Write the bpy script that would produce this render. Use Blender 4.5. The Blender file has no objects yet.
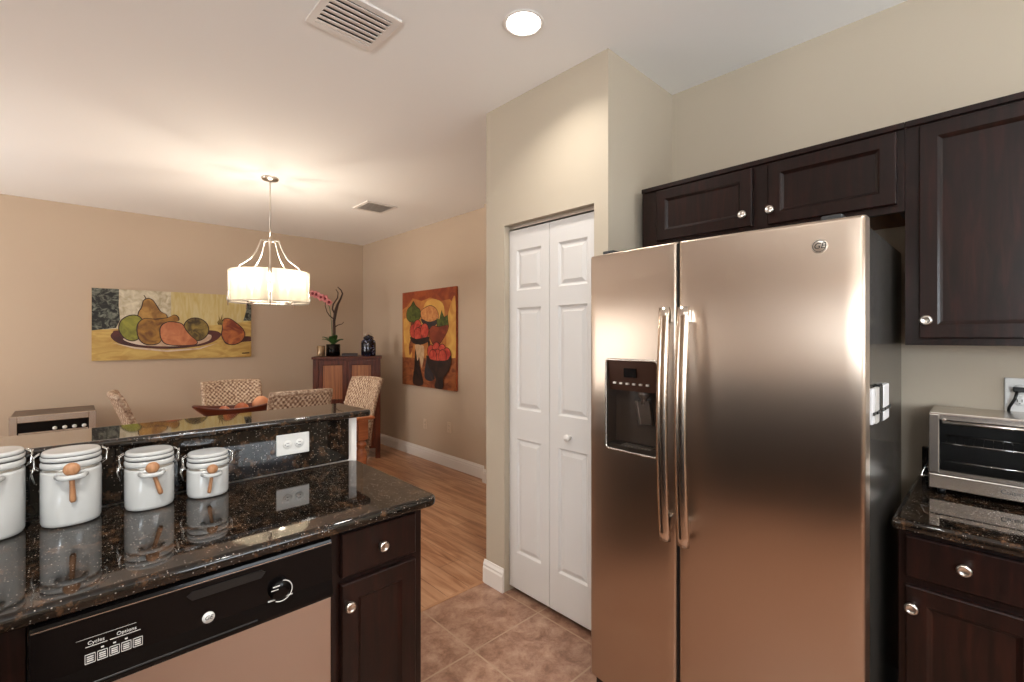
import bpy, bmesh, math, random
from mathutils import Vector, Matrix, Quaternion
PI = math.pi
random.seed(7)
scn = bpy.context.scene
C = scn.collection

# ------------------------------------------------------------------ camera
FPX = 463.0
EYE = 1.435
YAW = math.atan2(488.5, FPX)
cam_d = bpy.data.cameras.new('camera')
cam = bpy.data.objects.new('camera', cam_d)
C.objects.link(cam)
cam.location = (0, 0, EYE)
cam.rotation_euler = (PI / 2, 0, YAW - PI / 2)
cam_d.sensor_width = 36
cam_d.lens = FPX / 1024 * 36
cam_d.shift_y = -4.3 / 1024
cam_d.clip_start = 0.02
scn.camera = cam

# ------------------------------------------------------------------ world, exposure
w = bpy.data.worlds.new('world')
scn.world = w
w.use_nodes = True
w.node_tree.nodes['Background'].inputs[0].default_value = (0.75, 0.85, 1.0, 1)
w.node_tree.nodes['Background'].inputs[1].default_value = 1.0
vs = scn.view_settings
vs.view_transform = 'Standard'
vs.look = 'None'
vs.gamma = 1
vs.use_curve_mapping = False
vs.exposure = 0.44


def area(name, loc, rot, sx, sy, power, col, spread=180):
    l = bpy.data.lights.new(name, 'AREA')
    l.shape = 'RECTANGLE'
    l.size = sx
    l.size_y = sy
    l.energy = power
    l.color = col
    l.spread = math.radians(spread)
    o = bpy.data.objects.new(name, l)
    C.objects.link(o)
    o.location = loc
    o.rotation_euler = rot
    return o


# area lamps added inside the unseen windows to brighten the room
UP = math.radians(42)      # upward tilt of the added lamps, brightens the ceiling
area('added_fill_light', (-2.30, -1.65, 1.72), (PI / 2 + UP, 0, -PI / 2), 1.5, 1.0, 116, (0.84, 0.93, 1.0))
area('added_fill_light', (1.45, -2.50, 1.60), (PI / 2 + UP, 0, 0), 1.4, 1.2, 40, (0.90, 0.96, 1.0))
area('added_fill_light', (-2.30, 4.75, 1.45), (PI / 2 + UP * 0.5, 0, -PI / 2), 1.4, 1.5, 43, (1.0, 0.97, 0.92))

# room dimensions
CEIL = 2.74
XK = 2.35      # kitchen wall behind refrigerator
XP = 1.755     # pantry front
YP0, YP1 = 1.22, 2.07
XD = 3.01      # dining side wall
YB = 6.28      # dining end wall
XL = -2.4
YF = -2.6


# ------------------------------------------------------------------ materials
def mat(name, col, rough=0.5, metal=0.0, spec=0.5, **k):
    m = bpy.data.materials.new(name)
    m.use_nodes = True
    b = m.node_tree.nodes['Principled BSDF']
    b.inputs['Base Color'].default_value = (*col, 1)
    b.inputs['Roughness'].default_value = rough
    b.inputs['Metallic'].default_value = metal
    b.inputs['Specular IOR Level'].default_value = spec
    for kk, v in k.items():
        b.inputs[kk.replace('_', ' ')].default_value = v
    return m


def S(r, g, b):
    f = lambda c: (c / 255 / 12.92) if c / 255 <= 0.04045 else ((c / 255 + 0.055) / 1.055) ** 2.4
    return (f(r), f(g), f(b))


class N:
    """small node helper"""
    def __init__(s, m):
        s.m = m
        s.t = m.node_tree
        s.b = s.t.nodes['Principled BSDF']

    def n(s, kind, **k):
        nd = s.t.nodes.new(kind)
        for a, v in k.items():
            if a.startswith('i_'):
                key = a[2:]
                key = int(key) if key.isdigit() else key.replace('_', ' ')
                nd.inputs[key].default_value = v
            else:
                setattr(nd, a, v)
        return nd

    def l(s, a, ao, b, bi):
        s.t.links.new(a.outputs[ao], b.inputs[bi])

    def coord(s, scale=(1, 1, 1), rot=(0, 0, 0), loc=(0, 0, 0), which='Object'):
        tc = s.n('ShaderNodeTexCoord')
        mp = s.n('ShaderNodeMapping')
        mp.inputs['Scale'].default_value = scale
        mp.inputs['Rotation'].default_value = rot
        mp.inputs['Location'].default_value = loc
        s.l(tc, which, mp, 0)
        return mp

    def ramp(s, stops):
        r = s.n('ShaderNodeValToRGB')
        e = r.color_ramp.elements
        while len(e) > 1:
            e.remove(e[-1])
        e[0].position = stops[0][0]
        e[0].color = (*stops[0][1], 1)
        for p, c in stops[1:]:
            x = e.new(p)
            x.color = (*c, 1)
        return r

    def bump(s, node, out, strength=0.2, dist=0.01):
        bp = s.n('ShaderNodeBump')
        bp.inputs['Strength'].default_value = strength
        bp.inputs['Distance'].default_value = dist
        s.l(node, out, bp, 'Height')
        s.l(bp, 0, s.b, 'Normal')
        return bp


def noise_mat(name, c1, c2, scale=(1, 1, 1), nscale=5, detail=6, rough=0.5, bump=0.0, bdist=0.002, lo=0.3, hi=0.7, metal=0, spec=0.5, which='Object', dist=0.0, **k):
    m = mat(name, c1, rough, metal, spec, **k)
    h = N(m)
    mp = h.coord(scale, which=which)
    nz = h.n('ShaderNodeTexNoise')
    nz.inputs['Scale'].default_value = nscale
    nz.inputs['Detail'].default_value = detail
    nz.inputs['Distortion'].default_value = dist
    h.l(mp, 0, nz, 'Vector')
    r = h.ramp([(lo, c1), (hi, c2)])
    h.l(nz, 'Fac', r, 0)
    h.l(r, 0, h.b, 'Base Color')
    if bump:
        h.bump(nz, 'Fac', bump, bdist)
    return m


def wall_mat(name, col):
    m = mat(name, col, 0.75, spec=0.25)
    h = N(m)
    mp = h.coord()
    nz = h.n('ShaderNodeTexNoise', i_Scale=120.0, i_Detail=3.0)
    h.l(mp, 0, nz, 'Vector')
    h.bump(nz, 'Fac', 0.12, 0.003)
    return m


M = {}
M['wall'] = wall_mat('beige_paint', S(187, 174, 155))
M['wall_d'] = wall_mat('lamp_warmed_beige_paint', S(194, 173, 151))  # warm lamp light on the dining walls is put into this colour
M['ceil'] = wall_mat('ceiling_paint', S(245, 243, 240))
M['white'] = mat('white_trim_paint', S(232, 226, 220), 0.4)
M['door'] = mat('white_door_paint', S(216, 211, 206), 0.45)
M['black'] = mat('black_plastic', (0.006, 0.006, 0.006), 0.35)
M['gloss'] = mat('black_glossy_panel', (0.004, 0.003, 0.003), 0.16, spec=0.18)
M['dark'] = mat('dark_gap', (0.01, 0.009, 0.008), 0.9)
M['rubber'] = mat('rubber_gasket', (0.03, 0.03, 0.03), 0.6)
M['chrome'] = mat('chrome', (0.75, 0.73, 0.70), 0.12, 1)
M['nickel'] = mat('brushed_nickel', (0.66, 0.61, 0.55), 0.28, 1)
M['ceramic'] = mat('white_glazed_ceramic', S(196, 196, 194), 0.12, spec=0.6)
M['scoop'] = noise_mat('pale_beech_wood', S(190, 140, 100), S(158, 108, 72), (4, 4, 1), 30, rough=0.5)
M['plate'] = mat('white_outlet_plastic', S(222, 220, 216), 0.35)
M['beige_plate'] = mat('painted_outlet_plastic', S(206, 184, 160), 0.5)
M['slot'] = mat('outlet_slot', (0.05, 0.05, 0.05), 0.6)
M['bulb'] = mat('lit_bulb', (1, 1, 1))
b_ = M['bulb'].node_tree.nodes['Principled BSDF']
b_.inputs['Emission Color'].default_value = (1, 0.82, 0.58, 1)
b_.inputs['Emission Strength'].default_value = 5
M['lens'] = mat('lit_downlight_lens', (1, 1, 1))
b_ = M['lens'].node_tree.nodes['Principled BSDF']
b_.inputs['Emission Color'].default_value = (1, 0.96, 0.9, 1)
b_.inputs['Emission Strength'].default_value = 9


def cabinet_wood():
    m = mat('dark_espresso_wood', S(60, 36, 30), 0.32, spec=0.3, Coat_Weight=0.08, Coat_Roughness=0.2)
    h = N(m)
    mp = h.coord((9, 9, 0.9))
    nz = h.n('ShaderNodeTexNoise', i_Scale=6.0, i_Detail=8.0, i_Distortion=0.6)
    h.l(mp, 0, nz, 'Vector')
    r = h.ramp([(0.25, S(14, 6, 4)), (0.55, S(30, 12, 8)), (0.8, S(48, 20, 13))])
    h.l(nz, 'Fac', r, 0)
    h.l(r, 0, h.b, 'Base Color')
    h.bump(nz, 'Fac', 0.05, 0.001)
    return m


M['cab'] = cabinet_wood()
M['cab_in'] = noise_mat('raw_cabinet_underside', S(140, 90, 52), S(110, 66, 38), (8, 1, 8), 5, rough=0.6)
M['cherry'] = noise_mat('cherry_wood', S(186, 114, 72), S(150, 82, 48), (1, 12, 12), 4, rough=0.35, dist=0.5)
M['side_wood'] = noise_mat('dark_walnut_wood', S(104, 50, 30), S(62, 28, 17), (10, 10, 1), 5, rough=0.4, spec=0.3)
M['bamboo'] = noise_mat('ribbed_cane_panel', S(172, 112, 70), S(120, 68, 40), (90, 90, 1.5), 2, rough=0.5, lo=0.35, hi=0.65)
M['ledge'] = mat('bowl_dark_wood', S(84, 36, 22), 0.3)


def granite(name, coat):
    m = mat(name, (0.01, 0.01, 0.01), 0.04, Coat_Weight=coat, Coat_Roughness=0.03, Coat_IOR=1.42)
    h = N(m)
    h.b.inputs['IOR'].default_value = 1.40 if coat else 1.47
    mp = h.coord()
    nb = h.n('ShaderNodeTexNoise', i_Scale=28.0, i_Detail=8.0, i_Roughness=0.7)
    h.l(mp, 0, nb, 'Vector')
    rb = h.ramp([(0.40, (0.004, 0.0035, 0.003)), (0.54, (0.018, 0.011, 0.007)), (0.66, (0.09, 0.045, 0.022)), (0.8, (0.19, 0.11, 0.06))])
    h.l(nb, 'Fac', rb, 0)
    v = h.n('ShaderNodeTexVoronoi', i_Scale=170.0, i_Randomness=1.0)
    h.l(mp, 0, v, 'Vector')
    rc = h.ramp([(0.0, (1, 1, 1)), (0.20, (0.5, 0.5, 0.5)), (0.30, (0, 0, 0))])
    h.l(v, 'Distance', rc, 0)
    sp = h.n('ShaderNodeSeparateColor')
    h.l(v, 'Color', sp, 0)
    gt = h.n('ShaderNodeMath', operation='GREATER_THAN')
    gt.inputs[1].default_value = 0.76
    h.l(sp, 0, gt, 0)
    mu = h.n('ShaderNodeMath', operation='MULTIPLY')
    h.l(rc, 0, mu, 0)
    h.l(gt, 0, mu, 1)
    mx = h.n('ShaderNodeMix', data_type='RGBA')
    h.l(mu, 0, mx, 0)
    h.l(rb, 0, mx, 6)
    mx.inputs[7].default_value = (0.42, 0.37, 0.32, 1)
    h.l(mx, 2, h.b, 'Base Color')
    return m


M['granite'] = granite('black_speckled_granite', 0.0)
M['granite_bar'] = granite('polished_black_granite', 1.0)


def steel(name, col, rough, aniso, stretch):
    m = mat(name, col, rough, 1)
    h = N(m)
    mp = h.coord(stretch)
    nz = h.n('ShaderNodeTexNoise', i_Scale=14.0, i_Detail=5.0)
    h.l(mp, 0, nz, 'Vector')
    mr = h.n('ShaderNodeMapRange')
    mr.inputs['To Min'].default_value = rough - 0.015
    mr.inputs['To Max'].default_value = rough + 0.025
    h.l(nz, 'Fac', mr, 0)
    h.l(mr, 0, h.b, 'Roughness')
    h.b.inputs['Anisotropic'].default_value = aniso
    if aniso:
        tg = h.n('ShaderNodeTangent', direction_type='RADIAL', axis='Z')
        h.l(tg, 0, h.b, 'Tangent')
    return m


M['steel'] = steel('brushed_stainless_steel', (0.52, 0.42, 0.34), 0.29, 0.75, (1, 1, 60))
M['steel_dw'] = steel('stainless_dishwasher_panel', (0.56, 0.47, 0.40), 0.36, 0.3, (30, 30, 1))
M['steel_p'] = steel('satin_steel', (0.62, 0.57, 0.52), 0.25, 0, (1, 1, 30))
M['handle'] = mat('polished_steel_handle', (0.66, 0.56, 0.47), 0.2, 1)
M['fside'] = mat('dark_grey_refrigerator_enamel', (0.10, 0.09, 0.08), 0.2, 0.55)


def tile_mat():
    m = mat('ceramic_floor_tile', S(170, 130, 105), 0.32)
    h = N(m)
    mp = h.coord(loc=(-1.327, -1.655, 0))
    br = h.n('ShaderNodeTexBrick', offset=0.0, squash=1.0)
    br.inputs['Scale'].default_value = 1.0
    br.inputs['Mortar Size'].default_value = 0.0045
    br.inputs['Mortar Smooth'].default_value = 0.2
    br.inputs['Brick Width'].default_value = 0.428
    br.inputs['Row Height'].default_value = 0.428
    br.inputs['Color1'].default_value = (0.45, 0.45, 0.45, 1)
    br.inputs['Color2'].default_value = (0.6, 0.6, 0.6, 1)
    br.inputs['Mortar'].default_value = (0, 0, 0, 1)
    h.l(mp, 0, br, 'Vector')
    mp2 = h.coord()
    nz = h.n('ShaderNodeTexNoise', i_Scale=11.0, i_Detail=14.0, i_Roughness=0.75, i_Distortion=0.25)
    h.l(mp2, 0, nz, 'Vector')
    r = h.ramp([(0.30, S(104, 72, 56)), (0.44, S(142, 104, 84)), (0.56, S(164, 128, 106)), (0.72, S(190, 158, 134))])
    h.l(nz, 'Fac', r, 0)
    mx = h.n('ShaderNodeMix', data_type='RGBA', blend_type='MIX')
    h.l(br, 'Fac', mx, 0)
    h.l(r, 0, mx, 6)
    mx.inputs[7].default_value = (*S(172, 142, 118), 1)
    h.l(mx, 2, h.b, 'Base Color')
    iv = h.n('ShaderNodeMath', operation='SUBTRACT')
    iv.inputs[0].default_value = 1
    h.l(br, 'Fac', iv, 1)
    h.bump(iv, 0, 0.25, 0.003)
    return m


def plank_mat():
    m = mat('wood_plank_floor', S(150, 100, 66), 0.3)
    h = N(m)
    mp = h.coord(rot=(0, 0, PI / 2))
    br = h.n('ShaderNodeTexBrick', offset=0.37, squash=1.0)
    br.inputs['Scale'].default_value = 1.0
    br.inputs['Mortar Size'].default_value = 0.0012
    br.inputs['Brick Width'].default_value = 1.2
    br.inputs['Row Height'].default_value = 0.15
    br.inputs['Bias'].default_value = 0.0
    br.inputs['Color1'].default_value = (0.35, 0.35, 0.35, 1)
    br.inputs['Color2'].default_value = (0.65, 0.65, 0.65, 1)
    h.l(mp, 0, br, 'Vector')
    mp2 = h.coord((9, 0.8, 1))
    nz = h.n('ShaderNodeTexNoise', i_Scale=2.2, i_Detail=9.0, i_Roughness=0.6, i_Distortion=0.8)
    h.l(mp2, 0, nz, 'Vector')
    ad = h.n('ShaderNodeMath', operation='MULTIPLY_ADD')
    ad.inputs[1].default_value = 0.35
    h.l(br, 'Color', ad, 0)
    h.l(nz, 'Fac', ad, 2)
    r = h.ramp([(0.45, S(118, 78, 54)), (0.6, S(160, 112, 80)), (0.72, S(184, 138, 104)), (0.9, S(200, 158, 124))])
    h.l(ad, 0, r, 0)
    mx = h.n('ShaderNodeMix', data_type='RGBA')
    h.l(br, 'Fac', mx, 0)
    h.l(r, 0, mx, 6)
    mx.inputs[7].default_value = (*S(84, 52, 34), 1)
    h.l(mx, 2, h.b, 'Base Color')
    return m


M['tile'] = tile_mat()
M['plank'] = plank_mat()


def wicker():
    m = mat('woven_grey_rattan', S(165, 135, 112), 0.65)
    h = N(m)
    tc = h.n('ShaderNodeTexCoord')
    sx = h.n('ShaderNodeSeparateXYZ')
    h.l(tc, 'UV', sx, 0)
    def sn(out, f):
        a = h.n('ShaderNodeMath', operation='MULTIPLY'); a.inputs[1].default_value = f
        h.l(sx, out, a, 0)
        b = h.n('ShaderNodeMath', operation='SINE')
        h.l(a, 0, b, 0)
        return b
    a = sn(0, 2 * PI * 13)
    b = sn(1, 2 * PI * 15)
    p = h.n('ShaderNodeMath', operation='MULTIPLY')
    h.l(a, 0, p, 0)
    h.l(b, 0, p, 1)
    nz = h.n('ShaderNodeTexNoise', i_Scale=60.0, i_Detail=4.0)
    h.l(tc, 'Object', nz, 'Vector')
    q = h.n('ShaderNodeMath', operation='MULTIPLY_ADD')
    q.inputs[1].default_value = 0.22
    h.l(p, 0, q, 0)
    h.l(nz, 'Fac', q, 2)
    r = h.ramp([(0.3, S(98, 68, 50)), (0.48, S(158, 128, 104)), (0.7, S(206, 186, 162))])
    h.l(q, 0, r, 0)
    h.l(r, 0, h.b, 'Base Color')
    h.bump(q, 0, 0.5, 0.006)
    return m


M['wicker'] = wicker()


def glass_mat(name, col, rough=0.02):
    m = mat(name, col, rough)
    m.node_tree.nodes['Principled BSDF'].inputs['Transmission Weight'].default_value = 1.0
    return m


M['oven_glass'] = mat('smoked_oven_glass', (0.01, 0.009, 0.008), 0.04)
M['oven_glass'].node_tree.nodes['Principled BSDF'].inputs['Alpha'].default_value = 0.18
M['pane'] = glass_mat('clear_window_glass', (1, 1, 1))


def shade_mat():
    m = bpy.data.materials.new('white_organza_shade')
    m.use_nodes = True
    t = m.node_tree
    for n in list(t.nodes):
        t.nodes.remove(n)
    out = t.nodes.new('ShaderNodeOutputMaterial')
    tr = t.nodes.new('ShaderNodeBsdfTranslucent')
    tr.inputs[0].default_value = (0.46, 0.42, 0.35, 1)
    df = t.nodes.new('ShaderNodeBsdfDiffuse')
    df.inputs[0].default_value = (0.52, 0.49, 0.44, 1)
    tp = t.nodes.new('ShaderNodeBsdfTransparent')
    a = t.nodes.new('ShaderNodeMixShader')
    a.inputs[0].default_value = 0.35
    b = t.nodes.new('ShaderNodeMixShader')
    b.inputs[0].default_value = 0.27
    t.links.new(tr.outputs[0], a.inputs[1])
    t.links.new(df.outputs[0], a.inputs[2])
    t.links.new(a.outputs[0], b.inputs[1])
    t.links.new(tp.outputs[0], b.inputs[2])
    t.links.new(b.outputs[0], out.inputs[0])
    return m


M['shade'] = shade_mat()


# ------------------------------------------------------------------ mesh builder
class MB:
    def __init__(s):
        s.bm = bmesh.new()
        s.mi = 0

    def _set(s, faces, smooth=False):
        for f in faces:
            f.material_index = s.mi
            f.smooth = smooth

    def box(s, x0, x1, y0, y1, z0, z1, bev=0.0, seg=2, mtx=None):
        if x0 > x1: x0, x1 = x1, x0
        if y0 > y1: y0, y1 = y1, y0
        if z0 > z1: z0, z1 = z1, z0
        r = bmesh.ops.create_cube(s.bm, size=1)
        vs_ = r['verts']
        for v in vs_:
            v.co = Vector(((x0 + x1) / 2 + v.co.x * (x1 - x0), (y0 + y1) / 2 + v.co.y * (y1 - y0), (z0 + z1) / 2 + v.co.z * (z1 - z0)))
        fs = {f for v in vs_ for f in v.link_faces}
        if bev > 0:
            es = {e for v in vs_ for e in v.link_edges}
            rr = bmesh.ops.bevel(s.bm, geom=list(es), offset=bev, segments=seg, affect='EDGES', profile=0.5)
            fs = {f for f in rr['faces']} | {f for f in fs if f.is_valid}
            vs_ = list({v for f in fs for v in f.verts})
        if mtx:
            for v in {v for f in fs for v in f.verts}:
                v.co = mtx @ v.co
        s._set(fs)
        return s

    def prism(s, poly, a, b, axis='z', smooth=False, cap=True):
        """poly of 2D points extruded from a to b along the axis"""
        def P(p, t):
            if axis == 'z': return (p[0], p[1], t)
            if axis == 'y': return (p[0], t, p[1])
            return (t, p[0], p[1])
        n = len(poly)
        v0 = [s.bm.verts.new(P(p, a)) for p in poly]
        v1 = [s.bm.verts.new(P(p, b)) for p in poly]
        fs = []
        for i in range(n):
            fs.append(s.bm.faces.new((v0[i], v0[(i + 1) % n], v1[(i + 1) % n], v1[i])))
        s._set(fs, smooth)
        if cap:
            c = [s.bm.faces.new(v0[::-1]), s.bm.faces.new(v1)]
            s._set(c)
        return s

    def lathe(s, prof, seg=32, c=(0, 0, 0), sx=1, sy=1, smooth=True, axis='z', pw=2.0):
        rings = []
        for r, z in prof:
            ring = []
            for i in range(seg):
                a = 2 * PI * i / seg
                ca, sa = math.cos(a), math.sin(a)
                if pw != 2.0:
                    ca = math.copysign(abs(ca) ** (2 / pw), ca)
                    sa = math.copysign(abs(sa) ** (2 / pw), sa)
                x, y = r * sx * ca, r * sy * sa
                if axis == 'z': p = (c[0] + x, c[1] + y, c[2] + z)
                elif axis == 'y': p = (c[0] + x, c[1] + z, c[2] + y)
                else: p = (c[0] + z, c[1] + x, c[2] + y)
                ring.append(s.bm.verts.new(p))
            rings.append(ring)
        fs = []
        for k in range(len(rings) - 1):
            for i in range(seg):
                j = (i + 1) % seg
                fs.append(s.bm.faces.new((rings[k][i], rings[k][j], rings[k + 1][j], rings[k + 1][i])))
        s._set(fs, smooth)
        for ring, (r, z), fl in ((rings[0], prof[0], True), (rings[-1], prof[-1], False)):
            if r > 1e-5:
                f = s.bm.faces.new(ring[::-1] if fl else ring)
                s._set([f])
        return s

    def tube(s, pts, rad, seg=10, cap=True, closed=False, flat=1.0):
        pts = [Vector(p) for p in pts]
        n = len(pts)
        if not hasattr(rad, '__len__'):
            rad = [rad] * n
        up = None
        rings = []
        for i, p in enumerate(pts):
            if closed:
                t = (pts[(i + 1) % n] - pts[i - 1]).normalized()
            else:
                t = (pts[min(i + 1, n - 1)] - pts[max(i - 1, 0)]).normalized()
            if up is None:
                up = Vector((0, 0, 1)) if abs(t.z) < 0.9 else Vector((1, 0, 0))
            up = (up - t * up.dot(t)).normalized()
            sd = t.cross(up)
            rings.append([s.bm.verts.new(p + (up * math.cos(2 * PI * k / seg) * flat + sd * math.sin(2 * PI * k / seg)) * rad[i]) for k in range(seg)])
        fs = []
        m = n if closed else n - 1
        for i in range(m):
            a, b = rings[i], rings[(i + 1) % n]
            for k in range(seg):
                fs.append(s.bm.faces.new((a[k], a[(k + 1) % seg], b[(k + 1) % seg], b[k])))
        s._set(fs, True)
        if cap and not closed:
            s._set([s.bm.faces.new(rings[0][::-1]), s.bm.faces.new(rings[-1])])
        return s

    def ball(s, c, r, sx=1, sy=1, sz=1, seg=16):
        res = bmesh.ops.create_uvsphere(s.bm, u_segments=seg, v_segments=max(8, seg // 2), radius=1)
        for v in res['verts']:
            v.co = Vector((c[0] + v.co.x * r * sx, c[1] + v.co.y * r * sy, c[2] + v.co.z * r * sz))
        s._set({f for v in res['verts'] for f in v.link_faces}, True)
        return s

    def grid(s, fn, nu, nv, smooth=True, uv=False):
        vs_ = [[s.bm.verts.new(fn(i / nu, j / nv)) for j in range(nv + 1)] for i in range(nu + 1)]
        lay = s.bm.loops.layers.uv.verify() if uv else None
        fs = []
        for i in range(nu):
            for j in range(nv):
                f = s.bm.faces.new((vs_[i][j], vs_[i + 1][j], vs_[i + 1][j + 1], vs_[i][j + 1]))
                if lay:
                    for lp, (a, b) in zip(f.loops, ((i, j), (i + 1, j), (i + 1, j + 1), (i, j + 1))):
                        lp[lay].uv = (a / nu, b / nv)
                fs.append(f)
        s._set(fs, smooth)
        return s

    def poly(s, pts):
        f = s.bm.faces.new([s.bm.verts.new(p) for p in pts])
        s._set([f])
        return s

    def panel(s, x0, x1, z0, z1, y, t=0.02, stile=0.05, rec=0.008, bev=0.006, raised=False):
        """cabinet front facing -y: front face at y - t, recessed centre"""
        f = y - t
        e = 0.003
        O = [(x0, z0), (x1, z0), (x1, z1), (x0, z1)]
        def ring(ins, yy):
            return [s.bm.verts.new((x0 + ins if i in (0, 3) else x1 - ins, yy, z0 + ins if i in (0, 1) else z1 - ins)) for i in range(4)]
        rs = [ring(0, y), ring(0, f + e), ring(e, f), ring(stile, f), ring(stile + bev * 0.5, f + rec * 0.6), ring(stile + bev, f + rec)]
        if raised:
            rs += [ring(stile + bev * 1.6, f + rec), ring(stile + bev * 3.2, f + 0.002)]
        fs = []
        for a, b in zip(rs, rs[1:]):
            for i in range(4):
                j = (i + 1) % 4
                fs.append(s.bm.faces.new((a[i], a[j], b[j], b[i])))
        fs.append(s.bm.faces.new(rs[-1]))
        fs.append(s.bm.faces.new(rs[0][::-1]))
        s._set(fs)
        return s

    def build(s, name, mats, parent=None, label=None, bevel=0, smooth=False, recalc=True):
        if recalc:
            bmesh.ops.recalc_face_normals(s.bm, faces=s.bm.faces)
        me = bpy.data.meshes.new(name)
        s.bm.to_mesh(me)
        s.bm.free()
        for m in (mats if isinstance(mats, (list, tuple)) else [mats]):
            me.materials.append(m)
        o = bpy.data.objects.new(name, me)
        C.objects.link(o)
        if parent:
            o.parent = parent
        if label:
            o['label'] = label
        if bevel:
            md = o.modifiers.new('bevel', 'BEVEL')
            md.width = bevel
            md.segments = 3
            md.limit_method = 'ANGLE'
        return o


def thing(name, label, cat, loc=(0, 0, 0), rz=0, group=None):
    o = bpy.data.objects.new(name, None)
    C.objects.link(o)
    o.empty_display_size = 0.1
    o.location = loc
    o.rotation_euler = (0, 0, rz)
    o['label'] = label
    o['category'] = cat
    if group: o['group'] = group
    return o


def tag(o, label, cat, group=None):
    o['label'] = label
    o['category'] = cat
    if group: o['group'] = group
    return o


def struct(o, label=None):
    o['kind'] = 'structure'
    if label: o['label'] = label
    return o


def text(name, s, size, loc, rot, m, parent, ext=0.0004, sx=1.0, shear=0.0, align='CENTER'):
    cu = bpy.data.curves.new(name, 'FONT')
    cu.body = s
    cu.size = size
    cu.extrude = ext
    cu.align_x = align
    cu.align_y = 'CENTER'
    cu.shear = shear
    tmp = bpy.data.objects.new('t', cu)
    C.objects.link(tmp)
    dg = bpy.context.evaluated_depsgraph_get()
    me = bpy.data.meshes.new_from_object(tmp.evaluated_get(dg))
    bpy.data.objects.remove(tmp)
    me.name = name
    me.materials.clear()
    me.materials.append(m)
    o = bpy.data.objects.new(name, me)
    C.objects.link(o)
    o.parent = parent
    o.location = loc
    o.rotation_euler = rot
    o.scale = (sx, 1, 1)
    return o


# ------------------------------------------------------------------ room shell
T = 0.12
struct(MB().box(XL - T, XK + 0.2, YF - T, 2.078, -0.06, 0).build('floor', M['tile']))
struct(MB().box(XL - T, XD + T, 2.094, YB + T, -0.06, 0).build('floor', M['plank']))
struct(MB().box(XL, XP + 0.1, 2.076, 2.096, -0.05, 0.003, 0.002).build('trim_1', mat('threshold_strip', S(176, 130, 96), 0.4)))
struct(MB().box(XL - T, XD + T, YF - T, YB + T, CEIL, CEIL + 0.1).build('ceiling', M['ceil']))
struct(MB().box(XL - T, XD + T, YB, YB + T, 0, CEIL).build('wall_back', M['wall_d']))
JY = 3.50
struct(MB().prism([(XD, YB), (XD + T, YB), (XD + T, YP1 - 0.1), (XD - 0.07, YP1 - 0.1), (XD - 0.07, JY), (XD, JY)], 0, CEIL).build('wall_right', M['wall_d']))
struct(MB().box(XK, XK + T, YF - T, YP1 - 0.1, 0, CEIL).build('wall_kitchen', M['wall']))

# left and rear walls, with openings for the added windows
ADDED_WINS = [(-2.45, -0.85, 1.18, 2.26), (4.0, 5.5, 0.7, 2.25)]
b = MB()
ycuts = [YF - T, ADDED_WINS[0][0], ADDED_WINS[0][1], ADDED_WINS[1][0], ADDED_WINS[1][1], YB]
for i in (0, 2, 4):
    b.box(XL - T, XL, ycuts[i], ycuts[i + 1], 0, CEIL)
for (y0, y1, z0, z1) in ADDED_WINS:
    b.box(XL - T, XL, y0, y1, 0, z0)
    b.box(XL - T, XL, y0, y1, z1, CEIL)
struct(b.build('wall_left', M['wall_d']))
b = MB()
for q in ((XL, 0.7, 0, CEIL), (2.2, XK, 0, CEIL), (0.7, 2.2, 0, 0.95), (0.7, 2.2, 2.25, CEIL)):
    b.box(q[0], q[1], YF - T, YF, q[2], q[3])
struct(b.build('wall_front', M['wall']))
def window(name, cx, cy, wd, z0, z1, rz):
    r = bpy.data.objects.new(name, None); C.objects.link(r)
    r.location = (cx, cy, 0); r.rotation_euler = (0, 0, rz)
    r['kind'] = 'structure'
    f = MB()
    h = wd / 2
    for (a, b_, c, d) in ((-h, -h + .05, z0, z1), (h - .05, h, z0, z1), (-h, h, z0, z0 + .05), (-h, h, z1 - .05, z1), (-.02, .02, z0, z1)):
        f.box(a, b_, -.03, .03, c, d)
    f.build('window_frame', M['white'], r)
    MB().box(-h + .05, h - .05, -.003, .003, z0 + .05, z1 - .05).build('pane', M['pane'], r)
window('added_window_1', XL - 0.07, -1.65, 1.59, 1.19, 2.25, PI / 2)  # unseen windows, added for the light and the reflections
window('added_window_3', 1.45, YF - 0.07, 1.49, 0.96, 2.24, 0)
window('added_window_2', XL - 0.07, 4.75, 1.49, 0.71, 2.24, PI / 2)

# pantry closet: front wall with opening, two side walls
DY0, DY1, DZ = 1.298, 1.915, 2.056
b = MB()
PT = 0.11
b.box(XP, XP + PT, DY1, YP1, 0, CEIL)
b.box(XP, XP + PT, YP0, DY0, 0, CEIL)
b.box(XP, XP + PT, DY0, DY1, DZ, CEIL)
struct(b.build('wall_pantry', M['wall']))
struct(MB().box(XP + PT, XK, YP0, YP0 + 0.06, 0, CEIL).build('wall_pantry', M['wall']))
struct(MB().box(XP + PT, XD - 0.07, YP1 - 0.1, YP1, 0, CEIL).build('wall_pantry', M['wall']))

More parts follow.
